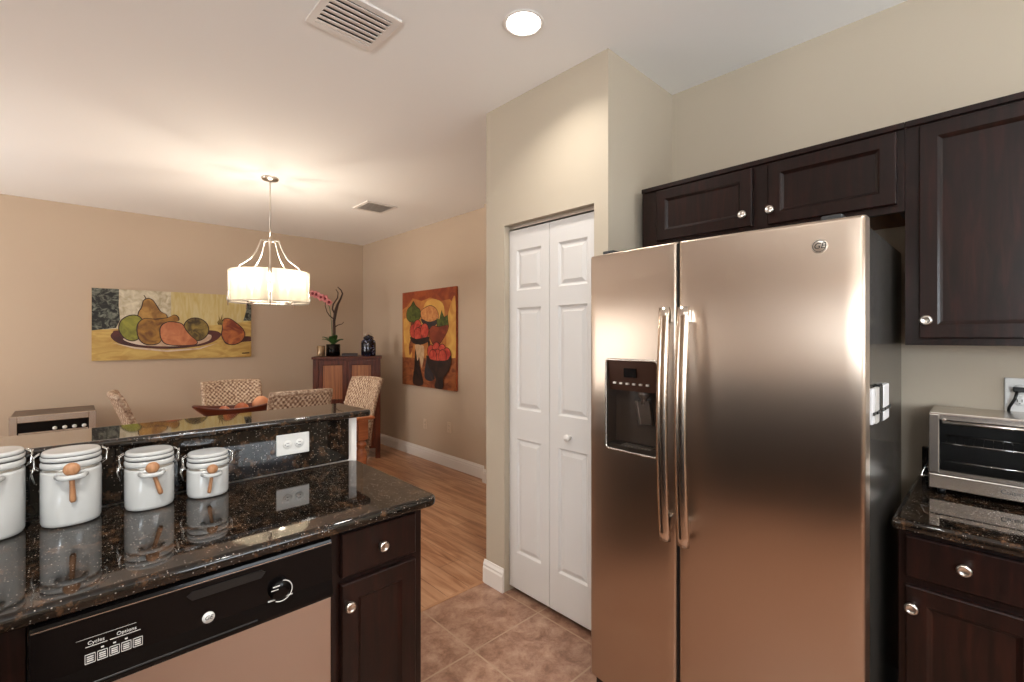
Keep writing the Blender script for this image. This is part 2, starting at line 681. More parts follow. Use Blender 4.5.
# bifold pantry door (local frame faces -x of the room)
R = -PI / 2
dr = bpy.data.objects.new('door_1', None); C.objects.link(dr)
dr.location = (XP + 0.035, DY1, 0); dr.rotation_euler = (0, 0, R)
dr['kind'] = 'structure'
lw = (DY1 - DY0) / 2
def leaf(x0, x1):
    """moulded six-panel style leaf: three recessed fields with sloping borders"""
    b = MB()
    z0, z1, t = 0.035, DZ - 0.028, 0.03
    X = [x0 + 0.002, x0 + 0.060, x1 - 0.060, x1 - 0.002]
    Z = [z0, 0.235, 0.87, 1.035, 1.595, 1.69, 1.915, z1]
    bm = b.bm
    V = {}
    def v(x, y, z):
        k = (round(x, 5), round(y, 5), round(z, 5))
        if k not in V: V[k] = bm.verts.new(k)
        return V[k]
    for i in range(3):
        for j in range(7):
            xa, xb, za, zb = X[i], X[i + 1], Z[j], Z[j + 1]
            if i == 1 and j in (1, 3, 5):
                rings = []
                for ins, yy in ((0, 0), (0.010, 0.010), (0.016, 0.010), (0.034, 0.002)):
                    rings.append([v(xa + ins, yy, za + ins), v(xb - ins, yy, za + ins), v(xb - ins, yy, zb - ins), v(xa + ins, yy, zb - ins)])
                for a, c in zip(rings, rings[1:]):
                    for k in range(4):
                        bm.faces.new((a[k], a[(k + 1) % 4], c[(k + 1) % 4], c[k]))
                bm.faces.new(rings[-1])
            else:
                bm.faces.new((v(xa, 0, za), v(xb, 0, za), v(xb, 0, zb), v(xa, 0, zb)))
    # sides and back
    xa, xb = X[0], X[3]
    bk = [v(xa, t, z0), v(xb, t, z0), v(xb, t, z1), v(xa, t, z1)]
    bm.faces.new(bk[::-1])
    bm.faces.new([v(x, 0, z0) for x in X] + [bk[1], bk[0]])
    bm.faces.new([v(x, 0, z1) for x in X[::-1]] + [bk[3], bk[2]])
    bm.faces.new([v(xa, 0, z) for z in Z] + [bk[3], bk[0]])
    bm.faces.new([v(xb, 0, z) for z in Z[::-1]] + [bk[1], bk[2]])
    return b
l0 = leaf(0.004, lw).build('door_panel', M['door'], dr)
l1 = leaf(lw, 2 * lw - 0.004).build('door_panel', M['door'], dr)
MB().lathe([(0.010, 0), (0.008, -0.010), (0.012, -0.016), (0.0175, -0.024), (0.0175, -0.032), (0.012, -0.038), (0, -0.040)], 24, (DY1 - 1.470, 0, 0.935), axis='y').build('knob', M['white'], l1)
MB().box(0.001, 2 * lw - 0.001, 0.004, 0.026, DZ - 0.018, DZ - 0.0005).build('door_track', M['nickel'], dr)
# shelves-dark closet interior back
struct(MB().box(XP + PT + 0.02, XK - 0.01, YP0 + 0.07, YP0 + 0.08, 0, CEIL - .01).build('wall_closet', M['wall']))


# baseboards: profile (distance from wall, height)
BB = [(0, 0), (0.015, 0), (0.015, 0.088), (0.011, 0.098), (0.012, 0.108), (0.006, 0.122), (0.004, 0.132), (0, 0.132)]
def baseboard(name, p0, p1, nrm):
    p0, p1, nrm = Vector(p0), Vector(p1), Vector(nrm)
    b = MB()
    r0 = [b.bm.verts.new((p0.x + nrm.x * d, p0.y + nrm.y * d, h)) for d, h in BB]
    r1 = [b.bm.verts.new((p1.x + nrm.x * d, p1.y + nrm.y * d, h)) for d, h in BB]
    n = len(BB)
    for i in range(n):
        b.bm.faces.new((r0[i], r0[(i + 1) % n], r1[(i + 1) % n], r1[i]))
    b.bm.faces.new(r0); b.bm.faces.new(r1[::-1])
    return struct(b.build(name, M['white']))
baseboard('baseboard_back', (XL, YB), (XD, YB), (0, -1))
baseboard('baseboard_right', (XD, JY - 0.015), (XD, YB - 0.015), (-1, 0))
baseboard('baseboard_right', (XD - 0.07, YP1), (XD - 0.07, JY), (-1, 0))
baseboard('baseboard_right', (XD - 0.085, JY), (XD, JY), (0, 1))
baseboard('baseboard_pantry', (XP, DY1), (XP, YP1 + 0.015), (-1, 0))
baseboard('baseboard_pantry', (XP, YP1), (XD - 0.09, YP1), (0, 1))
baseboard('baseboard_kitchen', (XK, 0.206), (XK, YP0), (-1, 0))
baseboard('baseboard_left', (XL, 2.1), (XL, YB - 0.02), (1, 0))


# ------------------------------------------------------------------ lamps in the ceiling
def downlight(x, y, label, power=4.5):
    t = thing('recessed_downlight', label, 'ceiling light', (x, y, CEIL), 0, 'recessed kitchen ceiling lights')
    MB().lathe([(0.070, -0.001), (0.084, -0.001), (0.086, -0.003), (0.083, -0.006), (0.074, -0.006), (0.0705, -0.003), (0.070, -0.001)], 40).build('trim_ring', M['white'], t)
    MB().lathe([(0.0, -0.006), (0.060, -0.0055), (0.0695, -0.0035), (0.0695, -0.001), (0, -0.001)], 40).build('lens', M['lens'], t)
    l = bpy.data.lights.new('downlight_lamp', 'AREA')
    l.shape = 'DISK'; l.size = 0.12; l.energy = power; l.color = (1.0, 0.96, 0.90)
    l.spread = math.radians(130)
    o = bpy.data.objects.new('downlight_lamp', l); C.objects.link(o)
    o.location = (x, y, CEIL - 0.012)
    return t
downlight(1.36, 1.365, 'round white recessed ceiling light, lit, in front of the pantry door')
downlight(-0.35, 0.55, 'added unseen recessed ceiling light above the dishwasher side of the kitchen', 14)  # this and the next downlights are unseen, added to light the kitchen
downlight(0.9, -0.9, 'added unseen recessed ceiling light behind the photographer', 14)
downlight(-1.2, -1.2, 'added unseen recessed ceiling light in the rear corner of the kitchen', 14)


# ------------------------------------------------------------------ ceiling vents
def vent(cx, cy, lx, ly, label, nsl, back):
    t = thing('ceiling_vent', label, 'vent', (cx, cy, CEIL), 0)
    fw = 0.028
    b = MB()
    hx, hy = lx / 2, ly / 2
    for (a, b2, c, d) in ((-hx, hx, -hy, -hy + fw), (-hx, hx, hy - fw, hy), (-hx, -hx + fw, -hy + fw, hy - fw), (hx - fw, hx, -hy + fw, hy - fw)):
        b.box(a, b2, c, d, -0.010, -0.0005)
    b.build('frame', M['white'], t)
    MB().box(-hx + fw, hx - fw, -hy + fw, hy - fw, -0.0015, -0.0006).build('backing', back, t)
    for i in range(nsl):
        q = -hy + fw + (i + 0.5) * (ly - 2 * fw) / nsl
        wd = (ly - 2 * fw) / nsl * 0.46
        sb = MB()
        rot = Matrix.Translation((0, q, -0.010)) @ Matrix.Rotation(math.radians(14), 4, 'X')
        sb.box(-hx + fw, hx - fw, -wd, wd, -0.001, 0.001, mtx=rot)
        sb.build('slat', M['white'], t)
vent(0.838, 1.832, 0.294, 0.268, 'large white slatted air vent in the ceiling, nearest the camera', 7, M['dark'])
vent(2.205, 4.335, 0.32, 0.33, 'small faint white air vent in the ceiling over the dining area', 7, mat('vent_grey', S(150, 140, 132), 0.8))


# ------------------------------------------------------------------ island
CT = 0.914
IY = 1.315          # cabinet face
BSY = 1.90          # backsplash face
# half wall carrying the bar
struct(MB().box(-0.80, 0.892, BSY + 0.022, BSY + 0.135, 0, 1.089).build('wall_island', M['white']))
struct(MB().box(-0.79, 0.848, BSY, BSY + 0.0215, CT + 0.001, 1.089).build('trim_2', M['granite']), 'black speckled granite splash strip under the raised bar top')
bar = MB()
def slab(x0, x1, y0, y1, z1, th, rad=0.03, edge=0.011, corners=()):
    """stone slab with rounded plan corners and a bullnose edge"""
    b = MB()
    pts = []
    for (cx, cy, a0) in ((x1, y0, -90), (x1, y1, 0), (x0, y1, 90), (x0, y0, 180)):
        r = rad
        ix = cx - r if cx == x1 else cx + r
        iy = cy + r if cy == y0 else cy - r
        for k in range(7):
            a = math.radians(a0 + 90 * k / 6)
            pts.append((ix + r * math.cos(a), iy + r * math.sin(a), math.cos(a), math.sin(a)))
    rings = []
    for ins, z in ((edge, z1), (edge * 0.45, z1 - edge * 0.12), (edge * 0.12, z1 - edge * 0.45), (0, z1 - edge), (0, z1 - th + edge), (edge * 0.12, z1 - th + edge * 0.45), (edge * 0.45, z1 - th + edge * 0.12), (edge, z1 - th)):
        rings.append([b.bm.verts.new((p[0] - p[2] * ins, p[1] - p[3] * ins, z)) for p in pts])
    n = len(pts)
    for a, c in zip(rings, rings[1:]):
        for i in range(n):
            f = b.bm.faces.new((a[i], a[(i + 1) % n], c[(i + 1) % n], c[i]))
            f.smooth = True
    b.bm.faces.new(rings[0]); b.bm.faces.new(rings[-1][::-1])
    return b
tag(slab(-1.10, 0.940, 0, 0.325, 0, 0.029, 0.016).build('bar_top', M['granite_bar']), 'raised polished black granite bar top along the back of the island', 'countertop').location = (0, 1.875, 1.12)
bpy.data.objects['bar_top'].rotation_euler = (math.radians(-0.9), 0, 0)   # the stone slopes a few millimetres towards the dining side
tag(slab(-0.775, 0.876, 1.272, BSY - 0.001, CT, 0.034, 0.035, 0.014).build('island_countertop', M['granite']), 'polished black speckled granite island countertop carrying the canisters', 'countertop')
# counter end beyond the splash strip, same stone, lies against the half wall

def knob(parent, x, z, y, face='-y'):
    """mushroom cabinet knob facing -y with concentric ring"""
    return MB().lathe([(0.007, 0), (0.006, -0.010), (0.008, -0.014), (0.0150, -0.018), (0.0160, -0.022), (0.0145, -0.0265), (0.0105, -0.0285), (0.0095, -0.0275), (0, -0.0275)], 24, (x, y, z), axis='y').build('knob', M['nickel'], parent)


def base_cabinet(name, label, loc, rz, wd, depth, drawer, door, knob_dr, knob_do, group=None, stile=0.05):
    """drawer / door are (x0, x1, z0, z1); local frame faces -y, x from 0 to wd"""
    t = thing(name, label, 'cabinet', loc, rz, group)
    b = MB()
    b.box(0, wd, 0.0, depth, 0.10, 0.8795)
    b.box(0, wd, 0.07, depth, 0.0, 0.10)
    b.build('body', M['cab'], t)
    if drawer:
        d = MB()
        x0, x1, z0, z1 = drawer
        d.panel(x0, x1, z0, z1, -0.0005, 0.02, 0.006, -0.0, 0.004)
        dd = d.build('drawer', M['cab'], t)
        if knob_dr: knob(dd, knob_dr[0], knob_dr[1], -0.0205)
    if door:
        d = MB()
        x0, x1, z0, z1 = door
        d.panel(x0, x1, z0, z1, -0.0005, 0.02, stile, 0.009, 0.012)
        dd = d.build('door', M['cab'], t)
        if knob_do: knob(dd, knob_do[0], knob_do[1], -0.0205)
    return t
# right of the dishwasher: x 0.533..0.832
base_cabinet('base_cabinet', 'dark wood island cabinet with one drawer and door, right of the dishwasher', (0.531, IY, 0), 0, 0.301, 0.58,
             (0.026, 0.270, 0.742, 0.868), (0.026, 0.270, 0.13, 0.722), (0.147, 0.805), (0.043, 0.664))
struct(MB().box(-0.128, -0.068, IY, IY + 0.05, 0.0, 0.8795).build('trim_4', M['cab']), 'dark wood corner filler strip left of the dishwasher')
# unseen counter run on the left, added for what the refrigerator reflects
SXF = -0.150
tag(slab(-0.775, SXF + 0.022, -1.95, 1.270, CT, 0.034, 0.006, 0.014).build('added_return_countertop', M['granite']), 'unseen polished black granite counter added left of the photographer', 'countertop')
for k in range(4):
    y0 = -1.93 + k * 0.76
    base_cabinet('base_cabinet', ('dark wood base cabinet at the rear end of the added left counter run', 'dark wood base cabinet second from the rear in the added left counter run', 'dark wood base cabinet third from the rear in the added left counter run', 'dark wood base cabinet added in the inner corner left of the dishwasher')[k],
                 (SXF, y0, 0), PI / 2, 0.755, 0.60, (0.02, 0.735, 0.742, 0.868), (0.02, 0.735, 0.13, 0.722), (0.3775, 0.805), (0.69, 0.664), None)
struct(MB().box(-0.90, -0.80, -1.95, BSY + 0.135, 0, 1.089).build('wall_island', M['white']))
struct(MB().box(-0.798, -0.776, -1.95, BSY - 0.001, CT + 0.001, 1.089).build('trim_2', M['granite']))
tag(slab(-1.10, -0.765, -1.97, 1.868, 1.12, 0.029, 0.016).build('bar_top', M['granite_bar']), 'raised black granite bar top over the added left counter run, out of frame', 'countertop')

# dishwasher
t = thing('dishwasher', 'built-in dishwasher with black control panel and stainless door, under the island counter', 'dishwasher', (-0.066, IY, 0))
DW = 0.594
MB().box(0.003, DW - 0.003, 0.0, 0.55, 0.10, 0.874).build('body', M['black'], t)
MB().box(0.01, DW - 0.01, 0.06, 0.09, 0.002, 0.0995).build('toe_kick', M['black'], t)
b = MB()
prof = [(-0.0005, 0.873), (-0.020, 0.873), (-0.026, 0.868), (-0.029, 0.858), (-0.030, 0.83), (-0.034, 0.76), (-0.040, 0.722), (-0.036, 0.7125), (-0.0005, 0.7125)]
b.prism(prof, 0.004, DW - 0.004, 'x')
cp = b.build('control_panel', M['gloss'], t)
MB().box(0.006, DW - 0.006, -0.0300, -0.0265, 0.8592, 0.8612).build('trim_strip', M['steel_p'], cp)
MB().prism([(-0.0375, 0.7305), (-0.040, 0.7285), (-0.0405, 0.7262), (-0.038, 0.7262)], 0.07, 0.40, 'x').build('lip', M['black'], cp)
b = MB()
b.prism([(0.255, 0.838), (0.265, 0.826), (0.41, 0.826), (0.42, 0.838), (0.41, 0.846), (0.265, 0.846)], -0.0335, -0.0300, 'y')
b.build('pocket_handle', M['black'], cp)
MB().box(0.006, DW - 0.006, -0.030, -0.0005, 0.115, 0.711, 0.002).build('door', M['steel_dw'], t)
tilt = math.radians(-3.3)
whitept = mat('printed_white', S(215, 212, 208), 0.5)
ta = (PI / 2, 0, 0)
text('lettering', 'Cycles', 0.0100, (0.1005, -0.0318, 0.8075), ta, whitept, cp)
text('lettering', 'Options', 0.0100, (0.149, -0.0318, 0.8075), ta, whitept, cp)
lab = MB()
for (x0, x1, z) in ((0.084, 0.118, 0.8000), (0.122, 0.172, 0.8000)):
    lab.box(x0, x1, -0.0325, -0.0318, z, z + 0.0012)
lab.box(0.070, 0.165, -0.0312, -0.0306, 0.8175, 0.8180)
lab.build('printed_line', whitept, cp)
for i in range(5):
    x = 0.083 + i * 0.0190
    bb = MB()
    for (a, c, d, e) in ((0, 0.0165, 0, 0.001), (0, 0.0165, 0.018, 0.019), (0, 0.001, 0, 0.019), (0.0155, 0.0165, 0, 0.019)):
        bb.box(x + a, x + c, -0.0352, -0.0335, 0.7675 + d, 0.7675 + e)
    for q in range(3):
        bb.box(x + 0.003, x + 0.0135, -0.0352, -0.0335, 0.7715 + q * 0.0042, 0.7735 + q * 0.0042)
    bb.build('button', whitept, cp)
    if i in (1, 2, 3):
        MB().box(x + 0.006, x + 0.0105, -0.0336, -0.0318, 0.7905, 0.7930).build('indicator_light', whitept, cp)
bd = MB().lathe([(0.0, -0.001), (0.0125, -0.001), (0.0130, 0.004), (0, 0.004)], 28, (0.297, -0.0350, 0.775), axis='y').build('badge', M['plate'], cp)
text('monogram', 'GE', 0.0135, (0.297, -0.0364, 0.775), ta, M['black'], bd, shear=0.2)
# dial with its rim highlight modelled as a white arc, and white bars
dl = MB().lathe([(0.0, -0.018), (0.020, -0.018), (0.024, -0.014), (0.026, 0.0), (0, 0)], 32, (0.452, -0.0335, 0.786), axis='y').build('dial', M['gloss'], cp)
arc = [(0.452 + 0.026 * math.cos(math.radians(a)), -0.0520, 0.786 + 0.026 * math.sin(math.radians(a))) for a in range(-120, 85, 8)]
MB().tube(arc, 0.0012, 6).build('dial_highlight', whitept, dl)
for q in ((0.425, 0.442, -0.038, -0.0345, 0.760, 0.7625), (0.466, 0.484, -0.038, -0.0345, 0.760, 0.7625)):
    MB().box(*q).build('white_bar', whitept, cp)
for q in ((0.432, 0.448, -0.0530, -0.0512, 0.800, 0.8022), (0.428, 0.445, -0.0530, -0.0512, 0.792, 0.7935)):
    MB().box(*q).build('white_bar', whitept, dl)


# outlet plate (local faces -y, centred at origin)
def outlet(name, label, loc, rz, horizontal, plate_m, group=None, plug=False):
    t = thing(name, label, 'outlet', loc, rz, group)
    W, H = (0.122, 0.080) if horizontal else (0.072, 0.117)
    MB().box(-W / 2, W / 2, -0.0065, -0.0005, -H / 2, H / 2, 0.003).build('cover_plate', plate_m, t)
    for sgn in (-1, 1):
        cx, cz = (sgn * 0.0215, 0) if horizontal else (0, sgn * 0.0195)
        b = MB().lathe([(0.0, -0.0022), (0.0150, -0.0022), (0.0168, 0.0), (0, 0)], 26, (cx, -0.0066, cz), axis='y')
        s_ = b.build('socket', plate_m, t)
        c = MB()
        if horizontal:
            c.box(cx - 0.004, cx + 0.006, -0.0094, -0.0086, cz + 0.0045, cz + 0.0065)
            c.box(cx - 0.004, cx + 0.006, -0.0094, -0.0086, cz - 0.0065, cz - 0.0045)
            c.box(cx - 0.0105, cx - 0.0075, -0.0094, -0.0086, cz - 0.002, cz + 0.002)
        else:
            c.box(cx - 0.0065, cx - 0.0045, -0.0094, -0.0086, cz - 0.004, cz + 0.006)
            c.box(cx + 0.0045, cx + 0.0065, -0.0094, -0.0086, cz - 0.004, cz + 0.006)
            c.box(cx - 0.002, cx + 0.002, -0.0094, -0.0086, cz - 0.0105, cz - 0.0075)
        c.build('slot', M['slot'], s_)
    return t
outlet('wall_outlet', 'white double outlet set sideways in the black granite splash of the island', (0.622, BSY, 1.018), 0, True, M['plate'])


# ------------------------------------------------------------------ canisters
def canister(x, y, r, h, label, sc=1.0, tilt=0.0):
    t = thing('canister', label, 'canister', (x, y, CT + 0.0005), 0, 'white ceramic canisters lined up on the island')
    hb = h - 0.052
    P = dict(seg=48, pw=2.3)
    MB().lathe([(0, 0.001), (r * 0.90, 0.001), (r * 0.965, 0.004), (r, 0.012), (r * 1.005, hb * 0.5), (r, hb - 0.006), (r * 0.985, hb), (r * 0.90, hb + 0.001), (0, hb + 0.001)], **P).build('body', M['ceramic'], t)
    MB().lathe([(0, hb + 0.0012), (r * 0.93, hb + 0.0012), (r * 0.93, hb + 0.0080), (0, hb + 0.0080)], **P).build('metal_band', M['nickel'], t)
    MB().lathe([(0, hb + 0.0082), (r * 0.97, hb + 0.0082), (r * 1.01, hb + 0.012), (r * 1.01, hb + 0.020), (r * 0.97, hb + 0.025), (0, hb + 0.025)], **P).build('rim', M['ceramic'], t)
    MB().lathe([(0, hb + 0.0252), (r * 0.95, hb + 0.0252), (r * 0.97, hb + 0.0268), (r * 0.95, hb + 0.0285), (0, hb + 0.0285)], **P).build('gasket', M['rubber'], t)
    lid = MB().lathe([(0, hb + 0.0287), (r * 0.97, hb + 0.0287), (r * 1.0, hb + 0.032), (r * 0.995, hb + 0.039), (r * 0.965, hb + 0.0405)], seg=48, pw=2.3)
    lid.build('lid', M['ceramic'], t)
    top = MB().lathe([(0, hb + 0.0406), (r * 0.945, hb + 0.0406), (r * 0.955, hb + 0.042), (r * 0.975, hb + 0.0445), (r * 0.96, hb + 0.0495), (r * 0.90, hb + 0.052), (r * 0.80, hb + 0.0515), (0, hb + 0.0510)], **P)
    top.build('lid_top', M['ceramic'], t)
    MB().lathe([(r * 0.93, hb + 0.0398), (r * 0.972, hb + 0.0398), (r * 0.972, hb + 0.0418), (r * 0.93, hb + 0.0418)], **P).build('gasket', M['rubber'], t)
    # wire bail and clamp on the sides
    for sg in (-1, 1):
        b = MB()
        ex = sg * (r + 0.002)
        b.tube([(ex, -0.014, hb + 0.005), (ex + sg * 0.008, -0.014, hb + 0.012), (ex + sg * 0.010, -0.010, hb + 0.040), (ex - sg * 0.002, -0.009, hb + 0.048)], 0.0014, 6)
        b.tube([(ex, 0.014, hb + 0.005), (ex + sg * 0.008, 0.014, hb + 0.012), (ex + sg * 0.010, 0.010, hb + 0.040), (ex - sg * 0.002, 0.009, hb + 0.048)], 0.0014, 6)
        b.tube([(ex + sg * 0.010, -0.010, hb + 0.040), (ex + sg * 0.012, 0, hb + 0.043), (ex + sg * 0.010, 0.010, hb + 0.040)], 0.0016, 6)
        if sg < 0:
            b.tube([(ex - 0.009, -0.012, hb + 0.014), (ex - 0.014, -0.008, hb - 0.006), (ex - 0.008, 0, hb - 0.032), (ex - 0.014, 0.008, hb - 0.006), (ex - 0.009, 0.012, hb + 0.014)], 0.0016, 6)
            b.box(ex - 0.016, ex - 0.006, -0.010, 0.010, hb + 0.006, hb + 0.010)
        b.build('wire_clamp', M['chrome'], t)
    # loop bracket with wooden scoop on the front
    zc = hb - 0.010
    yf = -r
    b = MB()
    ring = [(0.024 * sc * math.cos(a), yf - 0.010 + -0.014 * sc * math.sin(a) - 0.004, zc) for a in [PI * k / 14 for k in range(15)]]
    ring = [(0.030 * sc, yf + 0.006, zc)] + ring + [(-0.030 * sc, yf + 0.006, zc)]
    b.tube(ring, 0.0062 * sc, 10, flat=1.15)
    b.build('scoop_loop', M['ceramic'], t)
    a = math.radians(tilt)
    b = MB()
    L = 0.078 * sc
    cy = yf - 0.010 * sc - 0.003
    pts = [(0, 0.020), (0, -0.005), (0, -0.03), (0, -L + 0.006), (0, -L)]
    rr = [0.0085, 0.0062, 0.0058, 0.0072, 0.0048]
    P3 = [(math.sin(a) * -(-z) * sc * -1 + 0, cy - 0.001, zc + 0.008 + z * math.cos(a)) for _, z in pts]
    P3 = [((-z) * math.sin(a), cy, zc + 0.008 + z * math.cos(a)) for _, z in pts]
    b.tube(P3, [q * sc for q in rr], 10)
    b.ball((0, cy, zc + 0.020 * sc), 0.0180 * sc, 1, 0.72, 1, 20)
    b.build('wooden_scoop', M['scoop'], t)
    return t
canister(-0.161, 1.812, 0.068, 0.222, 'tallest white ceramic canister with wire clamp, cut off by the left edge', 1.0, 4)
canister(-0.003, 1.815, 0.064, 0.202, 'second white ceramic canister from the left with round wooden scoop', 1.0, 2)
canister(0.172, 1.812, 0.061, 0.173, 'third white ceramic canister from the left, medium height with scoop tilted right', 0.95, 16)
canister(0.325, 1.812, 0.058, 0.140, 'smallest white ceramic canister, rightmost of the row', 0.85, -8)


# ------------------------------------------------------------------ refrigerator (local frame faces -y; x to the viewer's right)
FX = 1.507
fr = thing('refrigerator', 'tall stainless steel side by side refrigerator with ice dispenser, beside the pantry door', 'refrigerator', (FX, 1.134, 0), R)
FW, FT = 0.890, 1.757
SPL = 0.382
def bulge(x):
    u = (x - FW / 2) / (FW / 2)
    return -0.024 * (1 - u * u)
MB().box(0.006, FW - 0.006, 0.068, 0.70, 0.02, FT - 0.015, 0.004).build('body', M['fside'], fr)
b = MB()
b.box(0.01, FW - 0.01, 0.03, 0.067, 0.018, 0.075)
b.build('base_grille', M['black'], fr)
for x in (0.06, FW - 0.10):
    MB().box(x, x + 0.05, 0.0, 0.12, FT - 0.014, FT + 0.012, 0.004).build('hinge_cover', M['rubber'], fr)
for x in (0.03, FW - 0.05):
    MB().lathe([(0, 0.0005), (0.018, 0.0005), (0.018, 0.019), (0, 0.019)], 16, (x, 0.09, 0)).build('foot', M['black'], fr)

HX0, HX1, HZ0, HZ1 = 0.086, 0.308, 1.010, 1.346
def fridge_door(x0, x1, hole=None):
    b = MB()
    bm = b.bm
    z0, z1 = 0.085, FT
    xs = sorted(set([x0 + 0.0, x0 + 0.0015, x0 + 0.005, x0 + 0.011, x1 - 0.011, x1 - 0.005, x1 - 0.0015, x1] + [x0 + 0.011 + (x1 - x0 - 0.022) * k / 14 for k in range(15)] + ([hole[0], hole[1]] if hole else [])))
    zs = [z0, z0 + 0.0015, z0 + 0.005, z1 - 0.010, z1 - 0.005, z1 - 0.0015, z1]
    if hole: zs = sorted(zs + [hole[2], hole[3]])
    V = {}
    def edge(d):
        d = min(d, 0.011)
        q = 1 - d / 0.011
        return 0.011 * (1 - math.sqrt(max(0, 1 - q * q)))
    def v(x, z):
        k = (round(x, 5), round(z, 5))
        if k not in V:
            y = bulge(x) + edge(min(x - x0, x1 - x)) + 0.6 * edge(min(1, min(z - z0, z1 - z) * 1.1))
            V[k] = bm.verts.new((x, y, z))
        return V[k]
    for i in range(len(xs) - 1):
        for j in range(len(zs) - 1):
            if hole and xs[i] >= hole[0] - 1e-6 and xs[i + 1] <= hole[1] + 1e-6 and zs[j] >= hole[2] - 1e-6 and zs[j + 1] <= hole[3] + 1e-6:
                continue
            f = bm.faces.new((v(xs[i], zs[j]), v(xs[i + 1], zs[j]), v(xs[i + 1], zs[j + 1]), v(xs[i], zs[j + 1])))
            f.smooth = True
    D = 0.062
    def back(x, z):
        return bm.verts.new((x, D, z))
    def strip(keys):
        vs_ = [v(*k) for k in keys]
        bs = [back(*k) for k in keys]
        for i in range(len(keys) - 1):
            bm.faces.new((vs_[i], vs_[i + 1], bs[i + 1], bs[i]))
    strip([(x, z1) for x in xs]); strip([(x, z0) for x in xs][::-1])
    strip([(x0, z) for z in zs]); strip([(x1, z) for z in zs][::-1])
    bm.faces.new([back(x0, z0), back(x0, z1), back(x1, z1), back(x1, z0)])
    return b
fd = fridge_door(0.0, SPL - 0.0035, (HX0, HX1, HZ0, HZ1)).build('freezer_door', M['steel'], fr, 'narrow left stainless door with the ice and water dispenser')
rd = fridge_door(SPL + 0.0035, FW).build('refrigerator_door', M['steel'], fr, 'wide right stainless door')
MB().box(SPL - 0.0033, SPL + 0.0033, -0.020, 0.0665, 0.09, FT - 0.006).build('door_gasket', M['black'], fr)
# dispenser: recess lined black, chrome bezel, control panel, paddle, tray
def ys(x): return bulge(x)
b = MB()
ya, yb_ = ys(HX0) + 0.001, ys(HX1) + 0.001
dp = 0.055
b.poly([(HX0, dp, HZ0), (HX1, dp, HZ0), (HX1, dp, HZ1), (HX0, dp, HZ1)])
b.poly([(HX0, ya, HZ0), (HX0, dp, HZ0), (HX0, dp, HZ1), (HX0, ya, HZ1)])
b.poly([(HX1, yb_, HZ0), (HX1, dp, HZ0), (HX1, dp, HZ1), (HX1, yb_, HZ1)])
b.poly([(HX0, ya, HZ0), (HX1, yb_, HZ0), (HX1, dp, HZ0), (HX0, dp, HZ0)])
b.poly([(HX0, ya, HZ1), (HX1, yb_, HZ1), (HX1, dp, HZ1), (HX0, dp, HZ1)])
ds = b.build('dispenser', mat('dispenser_recess', S(52, 40, 32), 0.3), fd)
pts = []
def rr_(cx, cz, a0):
    for k in range(6):
        a = math.radians(a0 + 18 * k)
        x = cx + 0.014 * math.cos(a); z = cz + 0.014 * math.sin(a)
        pts.append((x, ys(x) - 0.002, z))
rr_(HX1 - 0.012, HZ0 + 0.012, -90); rr_(HX1 - 0.012, HZ1 - 0.012, 0); rr_(HX0 + 0.012, HZ1 - 0.012, 90); rr_(HX0 + 0.012, HZ0 + 0.012, 180)
MB().tube(pts, 0.0048, 8, closed=True).build('bezel', M['steel_p'], fd)
b = MB()
b.grid(lambda u, v_: (HX0 + 0.004 + u * (HX1 - HX0 - 0.008), ys(HX0 + u * (HX1 - HX0)) + 0.001 + (0.018 * (1 - v_)), 1.232 + v_ * (HZ1 - 1.232 - 0.004)), 8, 3)
b.grid(lambda u, v_: (HX0 + 0.004 + u * (HX1 - HX0 - 0.008), ys(HX0 + u * (HX1 - HX0)) + 0.019 + 0.03 * v_, 1.232), 8, 1)
pn = b.build('dispenser_panel', mat('bronze_control_panel', S(70, 45, 34), 0.3, 0.4), fd)
cxp = (HX0 + HX1) / 2
ysc = ys(cxp)
MB().box(cxp - 0.030, cxp + 0.022, ysc - 0.001, ysc + 0.006, 1.284, 1.318).build('display', M['gloss'], fd)
for i in range(6):
    x = HX0 + 0.032 + i * 0.029
    MB().box(x - 0.006, x + 0.006, ys(x) + 0.006, ys(x) + 0.014, 1.256, 1.263).build('button', M['nickel'], fd)
b = MB()
b.lathe([(0.024, 1.2315), (0.020, 1.215), (0.011, 1.205), (0.010, 1.185), (0, 1.185)], 20, (cxp + 0.03, ysc + 0.042, 0))
b.build('nozzle', mat('nozzle_grey', S(70, 58, 50), 0.4), fd)
b = MB()
mt = Matrix.Translation((cxp + 0.028, ysc + 0.036, 1.195)) @ Matrix.Rotation(math.radians(10), 4, 'X') @ Matrix.Rotation(math.radians(-4), 4, 'Y')
b.box(-0.024, 0.024, -0.002, 0.002, -0.088, 0.0, mtx=mt)
b.box(-0.028, -0.022, -0.006, 0.004, -0.088, 0.004, mtx=mt)
b.box(0.022, 0.028, -0.006, 0.004, -0.088, 0.004, mtx=mt)
b.build('dispenser_paddle', M['nickel'], fd)
b = MB()
b.prism([(HX0 + 0.006, ys(HX0 + 0.006) + 0.004), (cxp, ysc - 0.006), (HX1 - 0.006, ys(HX1 - 0.006) + 0.004), (HX1 - 0.006, 0.05), (HX0 + 0.006, 0.05)], HZ0 + 0.003, HZ0 + 0.018, 'z')
tr = b.build('drip_tray', mat('drip_tray_black', S(44, 36, 30), 0.35, 0.3), fd)
b = MB()
for i in range(9):
    x = cxp - 0.045 + i * 0.014
    b.box(x, x + 0.007, ysc + 0.006, ysc + 0.045, HZ0 + 0.0182, HZ0 + 0.0205)
b.build('grille', M['nickel'], tr)
